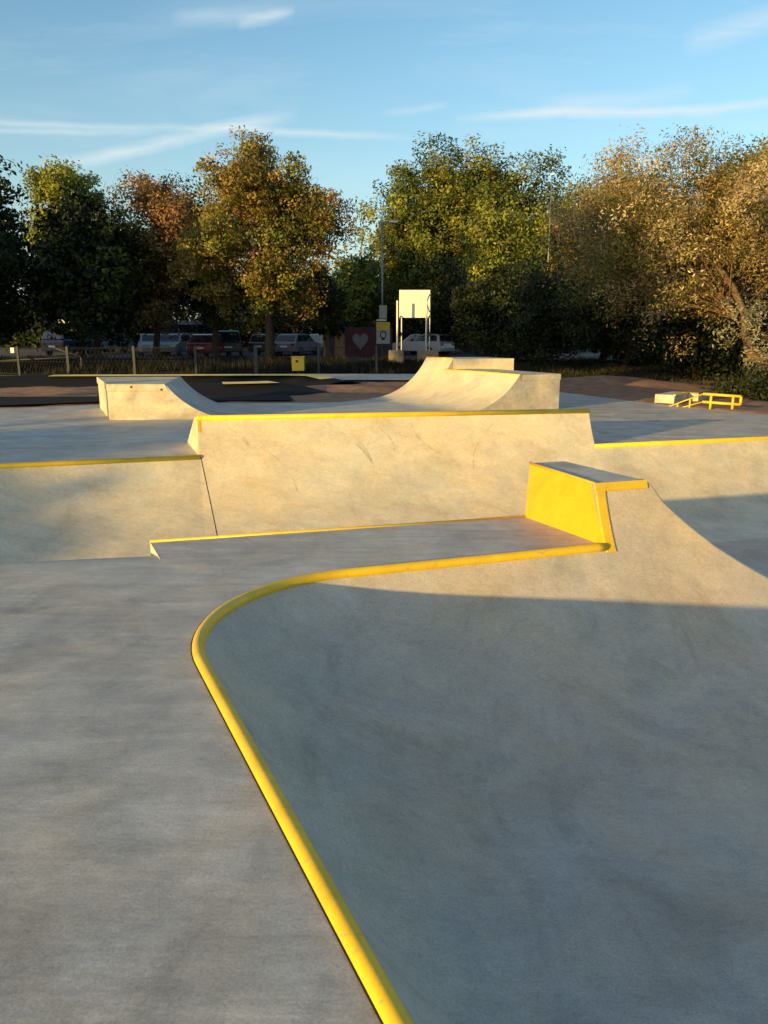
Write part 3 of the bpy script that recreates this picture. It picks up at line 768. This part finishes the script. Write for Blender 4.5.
    for ax in (L_*.31, -L_*.30):
        for sd in (-1, 1):
            c0 = Vector(P(ax, sd*(Wd/2-.2), wr)); c1 = Vector(P(ax, sd*(Wd/2+.01), wr)); c2 = Vector(P(ax, sd*(Wd/2+.02), wr))
            wh = MB().tube([c0, c1], wr*scale, 18).build('wheel', M['tyre'], r)
            rim = MB().tube([c1, c2], wr*.62*scale, 14)
            ro = rim.build('rim', M['rim'], r); ro.parent = wh
    return r
pa = {k: carpaint('car_paint_'+k, v) for k, v in dict(white=(.36, .37, .39), silver=(.2, .21, .225), grey=(.07, .075, .08), black=(.02, .02, .025), maroon=(.22, .02, .025), blue=(.04, .06, .11)).items()}
vehicle('parked_car', 'dark blue off-roader parked at the left end of the car park', 'car', -22.5, 57, R_(80), pa['blue'], 'suv')
cv_ = vehicle('camper_van', 'white camper van with dark curved side stripes, parked behind the off-roader', 'camper van', -22.2, 62, R_(70), pa['white'], 'van')
def swoosh(r, x, y, rz, pts, w):
    ca, sa = math.cos(rz), math.sin(rz); m = MB(); A = []; B = []
    for i, (a, z) in enumerate(pts):
        b = -1.085+ (0 if z < 1.4 else (z-1.4)*.07); 
        A.append((x+a*ca-b*sa, y+a*sa+b*ca, z)); B.append((x+a*ca-b*sa, y+a*sa+b*ca, z+w*(1-i/len(pts))))
    m.grid([A, B], smooth=False); return m
swoosh(None, -22.2, 62, R_(70), [(-2.4, 2.0), (-1.4, 1.55), (-.4, 1.2), (.9, .95), (2.5, .8)], .32).build('side_stripe', pa['blue'], cv_)
swoosh(None, -22.2, 62, R_(70), [(-.9, 1.9), (0, 1.5), (1.0, 1.25), (2.2, 1.15)], .22).build('side_stripe', pa['blue'], cv_)
vehicle('parked_car', 'white hatchback seen between the camper van and the dark estate', 'car', -16.3, 56, R_(-70), pa['white'], 'car')
vehicle('parked_car', 'grey saloon with pale bonnet parked nose-on left of the maroon car', 'car', -14.8, 56, R_(-92), pa['silver'], 'car')
vehicle('coach', 'white coach with long dark windows behind the maroon car', 'coach', -17.6, 74, R_(18), pa['white'], 'van')
vehicle('parked_car', 'maroon hatchback seen from behind in the car park', 'car', -11.3, 52, R_(84), pa['maroon'], 'car')
vehicle('parked_car', 'black car parked just right of the maroon hatchback', 'car', -10.5, 54, R_(100), pa['black'], 'suv')
vehicle('parked_car', 'dark grey estate parked behind the trunk of the big tree', 'car', -7.7, 57, R_(65), pa['grey'], 'estate')
vehicle('parked_car', 'silver hatchback right of the dark grey estate', 'car', -6.1, 56.5, R_(70), pa['silver'], 'car')
vehicle('parked_car', 'white hatchback half hidden behind the brown timber posts', 'car', -4.7, 59, R_(140), pa['white'], 'car')
vehicle('parked_car', 'white estate car parked behind the basketball backboard', 'car', 2.7, 57, R_(140), pa['white'], 'estate')

# ------------------------------------------------------------------ trees
def leaf_mesh(name, C, size, cols, parent, rng, up=.25, aspect=.5, outw=None):
    n = len(C)
    nr = rng.normal(size=(n, 3)); nr[:, 2] += up
    if outw is not None: nr = nr*.55+outw*1.0
    nr = nr+0; nr /= np.linalg.norm(nr, axis=1)[:, None]
    t = rng.normal(size=(n, 3)); t -= nr*(t*nr).sum(1)[:, None]; t /= np.linalg.norm(t, axis=1)[:, None]
    b = np.cross(nr, t); s = (size*rng.uniform(.6, 1.35, n))[:, None]
    V = np.stack([C-t*s, C-b*s*aspect+t*s*.1, C+t*s, C+b*s*aspect+t*s*.1], 1).reshape(-1, 3)
    if parent is not None: V = V-np.array(parent.location)
    me = bpy.data.meshes.new(name); me.vertices.add(4*n); me.vertices.foreach_set('co', V.astype(np.float32).ravel())
    me.loops.add(4*n); me.loops.foreach_set('vertex_index', np.arange(4*n, dtype=np.int32))
    me.polygons.add(n); me.polygons.foreach_set('loop_start', np.arange(0, 4*n, 4, dtype=np.int32)); me.polygons.foreach_set('loop_total', np.full(n, 4, np.int32))
    me.update(calc_edges=True)
    at = me.color_attributes.new('tint', 'FLOAT_COLOR', 'POINT')
    c4 = np.concatenate([np.repeat(cols, 4, 0), np.ones((4*n, 1))], 1)
    at.data.foreach_set('color', c4.astype(np.float32).ravel())
    me.materials.append(M['leaf'])
    o = bpy.data.objects.new(name, me); COL.objects.link(o)
    if parent is not None: o.parent = parent
    return o
def unit(rng, n):
    v = rng.normal(size=(n, 3)); return v/np.linalg.norm(v, axis=1)[:, None]
def tree(name, label, x, y, h, w, base, cols, nlobes, nleaf, ls, seed, lobe=.2, stretch=1., dep=None, tr=.2, group=None, sub=30, sg=.24, drop=0., bark='bark', cat='tree', lean=(0, 0), trunk=None, aspect=.5, shape=2., path=None, hollow=.35, flat=0, limb=1.):
    rng = np.random.default_rng(seed); rt = empty(name, (x, y, 0), label, cat, group)
    dep = dep or w; a, b, c = w/2, dep/2, (h-base)/2; cz = base+c
    lr = lobe*w
    # lobe centres: spread through the crown, biased to the shell
    u = unit(rng, nlobes*3); rad = rng.uniform(hollow, 1, nlobes*3)**.6
    P = u*rad[:, None]
    # super-ellipse fullness
    P[:, :2] *= (1+.12*rng.normal(size=(len(P), 1)))
    if flat: P[:, :2] *= (1+.25*flat*(1-np.abs(P[:, 2:3])))*.94
    keep = []
    for i in range(len(P)):
        q = P[i]*np.array([a-lr*.7, b-lr*.7, c-lr*.7*stretch]) 
        if all(np.linalg.norm((q-k)/np.array([1, 1, stretch])) > lr*.75 for k in keep): keep.append(q)
        if len(keep) >= nlobes: break
    Lc = np.array(keep)+np.array([x+lean[0], y+lean[1], cz]); nl = len(Lc)
    lrs = lr*rng.uniform(.65, 1.25, nl)
    # wood
    mb = MB()
    if path is None:
        top = Vector((x+lean[0]*.6, y+lean[1]*.6, base+(h-base)*.55))
        tp = [Vector((x, y, -.05)), Vector((x+rng.normal()*.1, y, base*.5)), Vector((x+rng.normal()*.15+lean[0]*.3, y+lean[1]*.3, base+(h-base)*.2)), top]
        mb.tube(tp, [tr*1.25, tr, tr*.8, tr*.35], 9)
    else:
        tp = [Vector(p) for p in path]; mb.tube(tp, [tr*(1.1-.7*i/(len(tp)-1)) for i in range(len(tp))], 9)
    mb.build('trunk', M[bark], rt)
    mb = MB()
    for i in range(nl):
        e = Vector(Lc[i]); s = tp[-1].lerp(tp[-2], rng.uniform(0, 1)) if path is None else tp[-1].lerp(tp[len(tp)//2], rng.uniform(0, .9))
        mid = s.lerp(e, .5)+Vector((rng.normal()*.15, rng.normal()*.15, -.08*(e-s).length+rng.normal()*.1))
        r0 = limb*tr*.36*rng.uniform(.6, 1.1); mb.tube([s, mid, e], [r0, r0*.6, r0*.2], 5, cap=False)
        for _ in range(3):
            q = e+Vector(unit(rng, 1)[0]*lrs[i]*1.1); mb.tube([mid.lerp(e, .7), e.lerp(q, .5)+Vector((0, 0, -.05)), q], [r0*.25, r0*.16, r0*.06], 4, cap=False)
    mb.build('limbs', M[bark], rt)
    # leaves
    per = nleaf//(nl*sub)+1; C = []; K = []; OW = []
    cols = np.array(cols)
    for i in range(nl):
        su = unit(rng, sub); sr = rng.uniform(.45, 1.08, sub)**.7
        S = Lc[i]+su*(sr*lrs[i])[:, None]*np.array([1, 1, stretch]); S[:, 2] -= drop*rng.uniform(0, 1, sub)*lrs[i]
        lobe_b = rng.uniform(.8, 1.2); ci = rng.choice(len(cols), p=None)
        for j in range(sub):
            m_ = int(per*rng.uniform(.4, 1.6))+1
            g = np.clip(rng.normal(size=(m_, 3)), -1.35, 1.35)*lrs[i]*sg*np.array([1, 1, .8])
            C.append(S[j]+g)
            o_ = (S[j]+g*.6-Lc[i]); OW.append(o_/(np.linalg.norm(o_, axis=1)[:, None]+1e-6))
            cc = cols[ci] if rng.random() < .55 else cols[rng.choice(len(cols))]
            K.append(np.tile(cc*lobe_b*rng.uniform(.7, 1.25), (m_, 1))*rng.uniform(.7, 1.35, (m_, 1))*(1+rng.normal(size=(m_, 3))*.06))
    C = np.concatenate(C); K = np.clip(np.concatenate(K), .004, .8)
    OW = np.concatenate(OW); ok = C[:, 2] > .05; C = C[ok]; K = K[ok]; OW = OW[ok]
    leaf_mesh('crown', C, ls, K, rt, rng, aspect=aspect, outw=OW)
    return rt
G = 'trees behind the car park and around the park'
dk = [(.020, .030, .010), (.028, .040, .012), (.016, .022, .009)]
gr = [(.085, .115, .02), (.12, .14, .025), (.05, .075, .016)]
yg = [(.26, .27, .035), (.19, .22, .035), (.11, .135, .022)]
au = [(.26, .185, .05), (.20, .165, .035), (.33, .21, .07), (.12, .12, .025), (.17, .15, .03)]
rd = [(.30, .17, .065), (.2, .14, .045), (.09, .085, .022), (.40, .21, .09)]
ol = [(.20, .22, .035), (.15, .175, .03), (.25, .245, .04), (.09, .115, .022)]
wi = [(.36, .26, .10), (.29, .21, .06), (.18, .155, .035), (.48, .38, .22), (.11, .11, .028)]
def T_(*a, **k): return tree(*a, group=G, **k)
T_('deciduous_tree', 'dark green tree at the far left edge of the picture', -20.6, 41, 10.4, 6.8, .4, dk, 20, 20000, .14, 1)
T_('deciduous_tree', 'pale yellow-green topped tree, tallest at the left', -19.0, 50, 13.3, 6.4, 1.5, yg, 26, 30000, .11, 2, lobe=.19)
T_('deciduous_tree', 'dark rounded tree standing in front of the yellow-green topped tree', -15.6, 43.5, 8.6, 6.8, .5, dk+gr[:1], 20, 20000, .14, 3)
T_('deciduous_tree', 'reddish-brown autumn tree left of the big bronze tree', -13.3, 47, 11.6, 7.0, .9, rd, 26, 34000, .10, 4, lobe=.18)
T_('deciduous_tree', 'dark green tree filling the gap left of the big bronze tree', -10.1, 48.5, 10.2, 4.6, 1.2, dk+gr, 18, 18000, .11, 5)
T_('deciduous_tree', 'big bronze-leaved tree with drooping twigs in the middle left', -6.1, 42, 11.6, 8.6, 1.4, au+ol[:1], 50, 76000, .085, 6, flat=1, lobe=.15, drop=1.0, sg=.22, tr=.26, hollow=.2)
T_('small_tree', 'small dark tree tucked beneath the right side of the bronze tree', -3.0, 44.5, 6.2, 3.2, .7, dk+rd[2:3], 10, 9000, .12, 7)
T_('deciduous_tree', 'low yellow-green tree between the bronze tree and the huge dome tree', -1.7, 60, 7.9, 5.2, .6, yg+ol, 16, 18000, .13, 8)
# huge dome tree built of upright plumes
T_('poplar_tree', 'huge dome-shaped olive-green tree of upright plumes, tallest of the right half', 6.8, 66, 16.6, 16.4, .5, ol+ol+gr, 120, 150000, .13, 109, lobe=.10, stretch=2.0, sg=.26, tr=.5, dep=10, hollow=.5, flat=.3)
T_('deciduous_tree', 'bright olive tree below the right shoulder of the huge dome tree', 7.2, 49, 9.8, 6.6, 1.0, ol+yg, 26, 32000, .10, 10)
T_('deciduous_tree', 'yellow-brown tree by the slim white pole', 13.2, 48, 10.9, 8.4, 1.2, ol+au, 30, 34000, .10, 11)
T_('dense_tree', 'dark green bushy tree behind the sunlit white estate car', 4.6, 58, 6.4, 7.0, .3, dk, 18, 14000, .16, 12)
T_('dense_tree', 'dark evergreen thicket tree left of the lower right bushes', 7.4, 36, 5.0, 4.6, -.2, dk, 18, 20000, .08, 13)
T_('dense_tree', 'dark evergreen bush tree directly behind the quarter ramp platform', 6.3, 43, 5.6, 5.6, -.2, dk+gr[2:], 18, 20000, .09, 14)
T_('dense_tree', 'broad dark bush tree behind the brown soil heap', 9.4, 31, 5.2, 5.6, -.3, dk, 20, 26000, .075, 15)
T_('dense_tree', 'dark bush tree behind the grind ledge', 11.0, 27.5, 4.2, 5.0, -.3, dk, 20, 26000, .07, 16)
T_('dense_tree', 'dark bush tree at the right edge behind the leaning silvery tree', 14.6, 29.0, 5.6, 6.6, -.3, dk, 22, 26000, .08, 17)
T_('willow_tree', 'large silvery-brown tree with a leaning bent trunk at the right edge', 9.4, 23.9, 7.6, 8.7, 1.7, wi, 74, 125000, .052, 18, lobe=.125, drop=.6, sg=.22, tr=.15, dep=7, bark='barklight', lean=(0, .6), aspect=.33, hollow=.1, limb=.5,
   path=[(12.6, 21.6, -.1), (11.6, 21.7, .25), (10.75, 21.8, .6), (10.1, 21.9, 1.0), (9.95, 22.0, 1.5), (9.9, 22.1, 2.1), (9.6, 22.3, 2.8), (9.2, 22.6, 3.45), (8.7, 23, 3.7)])
T_('deciduous_tree', 'green-gold tree rising behind the silvery tree at the right edge', 16.6, 33, 11.0, 8.4, 1.5, yg+ol, 24, 24000, .11, 19)
T_('leafy_shrub', 'sparse silver-leaved shrub with arching twigs in front of the leaning trunk', 9.9, 20.4, 2.9, 2.9, .35, [(.22, .2, .12), (.16, .15, .07), (.3, .28, .2)], 12, 3200, .05, 20, lobe=.17, sg=.2, tr=.04, aspect=.35, bark='barklight', cat='shrub')
tree('leafy_shrub', 'low dark shrub on the bank below the leaning tree', 12.0, 18.6, 1.0, 3.4, -.2, dk, 10, 7000, .05, 21, tr=.04, cat='shrub', group=G)
tree('leafy_shrub', 'low dark shrub behind the yellow handrail', 9.6, 19.3, .8, 3.0, -.2, dk, 8, 6000, .05, 22, tr=.03, cat='shrub', group=G)
for (lab, x_, y_, h_, w_, sd_) in (('dark hedge-like tree behind the car park, left of the painted wall', -9.5, 68, 7.0, 12, 31), ('dark hedge-like tree at the far left behind the camper van', -24, 66, 7.5, 13, 32),
        ('dark hedge-like tree behind the painted wall and sign', -1.0, 70, 6.5, 10, 33), ('dark thicket tree behind the grind ledge bushes', 13.5, 40, 5.0, 9, 34), ('dark thicket tree at the foot of the yellow-brown tree', 20, 44, 6.0, 10, 35)):
    T_('dense_tree', lab, x_, y_, h_, w_, -.4, dk, 26, 16000, .2, sd_)
# row of unseen trees added left of view to shade the background and bushes
SD = Vector((.72, .69)).normalized(); SP = Vector((SD.y, -SD.x))
def offpt(w_, s_): p = SP*w_-SD*s_; return p.x, p.y
row = [(-14.5, 28, 10.8, 7.0, 5.7, 'tall tree with high crown standing nearest the skatepark at the left'), (-20.5, 24, 10.2, 7.5, 4.9, 'broad dense tree beside the high-crowned one in the row left of the park'),
       (-25.6, 26, 9.2, 5.8, 4.6, 'dense tree in the middle of the row left of the park'), (-36.4, 14, 12.4, 6.2, .1, 'tall green tree standing after the gap in the row left of the park'),
       (-40.5, 15, 10.6, 5, .1, 'slim green tree just past the gap-side tree left of the park'), (-43, 13, 8.8, 6.5, .1, 'green tree in the far half of the row left of the park'),
       (-48, 12, 8.4, 7.5, .1, 'broad green tree last but one in the row left of the park'), (-54, 10, 10.5, 8.5, .1, 'broadest green tree at the far end of the row left of the park')]
for i, (w_, s_, hh, ww, bb, lab) in enumerate(row):
    px, py = offpt(w_, s_); T_('deciduous_tree', lab, px, py, hh, ww, bb, gr, 26, 11000, .3, 40+i)
px, py = offpt(-11.4, 33)
T_('deciduous_tree', 'small thin-crowned tree standing alone left of the skatepark', px, py, 4.75, 5.6, .9, gr, 14, 6500, .2, 60, lobe=.13, sg=.16)
# far woodland
rng = np.random.default_rng(99)
n = 46000
X = rng.uniform(-75, 75, n); Yw = rng.uniform(84, 96, n); hmax = 6.5+2.2*np.sin(X*.21)+1.6*np.sin(X*.53+1)+1.0*np.sin(X*1.3)
Z = rng.uniform(0, 1, n)**.8*hmax
cl = np.array([(.02, .028, .01), (.03, .038, .013), (.045, .045, .015)])[rng.integers(0, 3, n)]*rng.uniform(.6, 1.4, (n, 1))
o = leaf_mesh('woodland', np.stack([X, Yw, Z], 1), .42, cl, None, rng); tag(o, kind='stuff')
tag(o, 'dark distant woodland behind the car park', 'woodland')
# rough grass: beyond the fence and at the foot of the bushes
def grass(name, label, boxes, n, h, cols, seed):
    rng = np.random.default_rng(seed); V = []; F = []; K = []
    tot = sum((b[1]-b[0])*(b[3]-b[2]) for b in boxes)
    for b in boxes:
        m_ = int(n*(b[1]-b[0])*(b[3]-b[2])/tot)
        x = rng.uniform(b[0], b[1], m_); y = rng.uniform(b[2], b[3], m_)
        msk = .6+.5*np.sin(x*1.7+y)*np.sin(y*1.3-x*.6)
        hh = h*rng.uniform(.4, 1.2, m_)*np.clip(msk, .25, 1.2); a = rng.uniform(0, 6.28, m_); w_ = rng.uniform(.008, .02, m_)*1.6
        dx = np.cos(a)*w_; dy = np.sin(a)*w_; lx = rng.normal(size=m_)*hh*.3; ly = rng.normal(size=m_)*hh*.3
        z0 = np.full(m_, -.03)
        V.append(np.stack([np.stack([x-dx, y-dy, z0], 1), np.stack([x+dx, y+dy, z0], 1), np.stack([x+lx, y+ly, hh], 1)], 1).reshape(-1, 3))
        K.append(np.repeat(np.array(cols)[rng.integers(0, len(cols), m_)]*rng.uniform(.6, 1.4, (m_, 1)), 3, 0))
    V = np.concatenate(V); K = np.concatenate(K); m_ = len(V)//3
    me = bpy.data.meshes.new(name); me.vertices.add(3*m_); me.vertices.foreach_set('co', V.astype(np.float32).ravel())
    me.loops.add(3*m_); me.loops.foreach_set('vertex_index', np.arange(3*m_, dtype=np.int32))
    me.polygons.add(m_); me.polygons.foreach_set('loop_start', np.arange(0, 3*m_, 3, dtype=np.int32)); me.polygons.foreach_set('loop_total', np.full(m_, 3, np.int32))
    me.update(calc_edges=True); at = me.color_attributes.new('tint', 'FLOAT_COLOR', 'POINT')
    at.data.foreach_set('color', np.concatenate([K, np.ones((3*m_, 1))], 1).astype(np.float32).ravel()); me.materials.append(M['leaf'])
    o = bpy.data.objects.new(name, me); COL.objects.link(o); tag(o, label, 'grass', kind='stuff')
grass('grass', 'rough dark grass and weeds behind the wire fence', [(-24, 4, 31.3, 45)], 46000, .42, [(.009, .013, .005), (.014, .016, .006), (.018, .015, .008)], 5)
grass('grass', 'rough grass at the foot of the bushes on the right', [(3.5, 16, 26, 30), (9, 16, 17.2, 25), (3, 14, 30, 45)], 40000, .25, [(.025, .033, .01), (.05, .04, .018), (.03, .025, .012)], 6)

# ------------------------------------------------------------------ world, sun, camera
EL = 6.2; 
w = bpy.data.worlds.new('World'); sc.world = w; w.use_nodes = True; nt = w.node_tree; nt.nodes.clear()
out = nt.nodes.new('ShaderNodeOutputWorld'); bg = nt.nodes.new('ShaderNodeBackground'); nt.links.new(bg.outputs[0], out.inputs[0])
sky = nt.nodes.new('ShaderNodeTexSky'); sky.sky_type = 'NISHITA'; sky.sun_disc = False
sunaz = math.atan2(-SD.x, -SD.y)         # compass bearing of the sun, clockwise from +Y
sky.sun_elevation = R_(EL); sky.sun_rotation = sunaz; sky.air_density = 1.0; sky.dust_density = .6; sky.ozone_density = 1.6; sky.altitude = 50
tc = nt.nodes.new('ShaderNodeTexCoord').outputs['Generated']
sep = nt.nodes.new('ShaderNodeSeparateXYZ'); nt.links.new(tc, sep.inputs[0])
def mth(op, a, b=None, c=None):
    n_ = nt.nodes.new('ShaderNodeMath'); n_.operation = op
    for i, v in enumerate((a, b, c)):
        if v is None: continue
        if hasattr(v, 'node'): nt.links.new(v, n_.inputs[i])
        else: n_.inputs[i].default_value = v
    return n_.outputs[0]
# azimuth-like and elevation-like coordinates: x/y and z/y only used on the forward half of the sky
yy = mth('MAXIMUM', sep.outputs[1], .05); ax = mth('DIVIDE', sep.outputs[0], yy); ez = mth('DIVIDE', sep.outputs[2], yy)
cmb = nt.nodes.new('ShaderNodeCombineXYZ'); nt.links.new(ax, cmb.inputs[0]); nt.links.new(ez, cmb.inputs[1])
wob = noise(nt, cmb.outputs[0], 6, 4, .6); wispn = noise(nt, mapping(nt, cmb.outputs[0], (0, 0, -.1), (2.0, 16, 1)), 2.2, 6, .65, .4)
def trail(x0, e0, x1, e1, width, amt):
    sl = (e1-e0)/(x1-x0)
    line = mth('MULTIPLY_ADD', mth('SUBTRACT', ax, x0), sl, e0)
    dd = mth('ABSOLUTE', mth('SUBTRACT', mth('ADD', ez, mth('MULTIPLY', mth('SUBTRACT', wob, .5), .02)), line))
    g = mth('SUBTRACT', 1, mth('MINIMUM', mth('DIVIDE', dd, width), 1)); g = mth('SMOOTH_MIN', g, 1, .1)
    xx = mth('DIVIDE', mth('SUBTRACT', ax, (x0+x1)/2), (x1-x0)/2); f = mth('MAXIMUM', mth('SUBTRACT', 1, mth('POWER', mth('ABSOLUTE', xx), 4)), 0)
    tex = ramp(nt, wispn, [(.25, .35), (.6, 1.)])
    return mth('MULTIPLY', mth('MULTIPLY', mth('MULTIPLY', g, f), amt), tex)
total = None
def px2(x, y):   # direction of a sky feature as (x/y, z/y)
    p_ = math.atan((512-332)/780); dx = (x-384)/780; dy = -(y-512)/780
    Y = math.cos(p_)+dy*math.sin(p_); return dx/Y, (-math.sin(p_)+dy*math.cos(p_))/Y
for (a, b, wd_, am) in (((30, 172), (300, 114), .011, .55), ((-60, 120), (430, 138), .006, .4), ((-40, 130), (160, 133), .005, .35), ((450, 120), (800, 103), .008, .6), ((540, 108), (700, 88), .012, .3),
                        ((680, 44), (800, 12), .02, .35), ((236, 24), (296, 12), .009, .4), ((170, 18), (290, 14), .012, .22), ((380, 112), (450, 106), .006, .25)):
    t_ = trail(*px2(*a), *px2(*b), wd_, am); total = t_ if total is None else mth('ADD', total, t_)
cir = mth('MULTIPLY', ramp(nt, noise(nt, mapping(nt, cmb.outputs[0], (0, 0, .12), (1.2, 7, 1)), 1.6, 7, .62, .6), [(.5, 0.), (.75, 1.)]), .16)
total = mth('MINIMUM', mth('ADD', total, cir), .8)
fwd = mth('MULTIPLY', total, mth('GREATER_THAN', sep.outputs[1], .1))
skc = mixc(nt, sky.outputs[0], (.84, 1.03, 1.10), 1., 'MULTIPLY')
hz_ = mth('POWER', mth('SUBTRACT', 1, mth('MINIMUM', mth('ABSOLUTE', mth('DIVIDE', sep.outputs[2], .34)), 1)), 1.6)
skc = mixc(nt, skc, (2.15, 2.6, 2.75), mth('MULTIPLY', hz_, .72))
# warm glow added around the low sun to warm the fill in shaded areas
vd = nt.nodes.new('ShaderNodeVectorMath'); vd.operation = 'DOT_PRODUCT'; nt.links.new(tc, vd.inputs[0]); vd.inputs[1].default_value = (-SD.x, -SD.y, .18)
gl = mth('POWER', mth('MAXIMUM', vd.outputs['Value'], 0), 2.0)
skc = mixc(nt, skc, mixc(nt, (0, 0, 0), (1.7, .95, .4), gl), 1., 'ADD')
final = mixc(nt, skc, (2.9, 3.25, 3.35), mth('MINIMUM', mth('MULTIPLY', fwd, 1.35), .85))
nt.links.new(final, bg.inputs[0]); bg.inputs[1].default_value = .275
sl = bpy.data.lights.new('sun', 'SUN'); sl.energy = 7.8; sl.angle = R_(.6); sl.color = (1, .66, .19)
so = bpy.data.objects.new('sun', sl); COL.objects.link(so)
dv = Vector((SD.x*math.cos(R_(EL)), SD.y*math.cos(R_(EL)), -math.sin(R_(EL)))); so.rotation_euler = dv.to_track_quat('-Z', 'Y').to_euler(); so.location = (-20, -20, 12)
cam = bpy.data.cameras.new('camera'); co = bpy.data.objects.new('camera', cam); COL.objects.link(co)
cam.sensor_fit = 'VERTICAL'; cam.sensor_height = 24; cam.lens = 780/1024*24; cam.clip_end = 3000; cam.clip_start = .05
co.location = (0, 0, 1.6); co.rotation_euler = (math.pi/2-math.atan((512-332)/780), 0, 0)
sc.camera = co
sc.view_settings.view_transform = 'Standard'; sc.view_settings.look = 'None'; sc.view_settings.exposure = 0
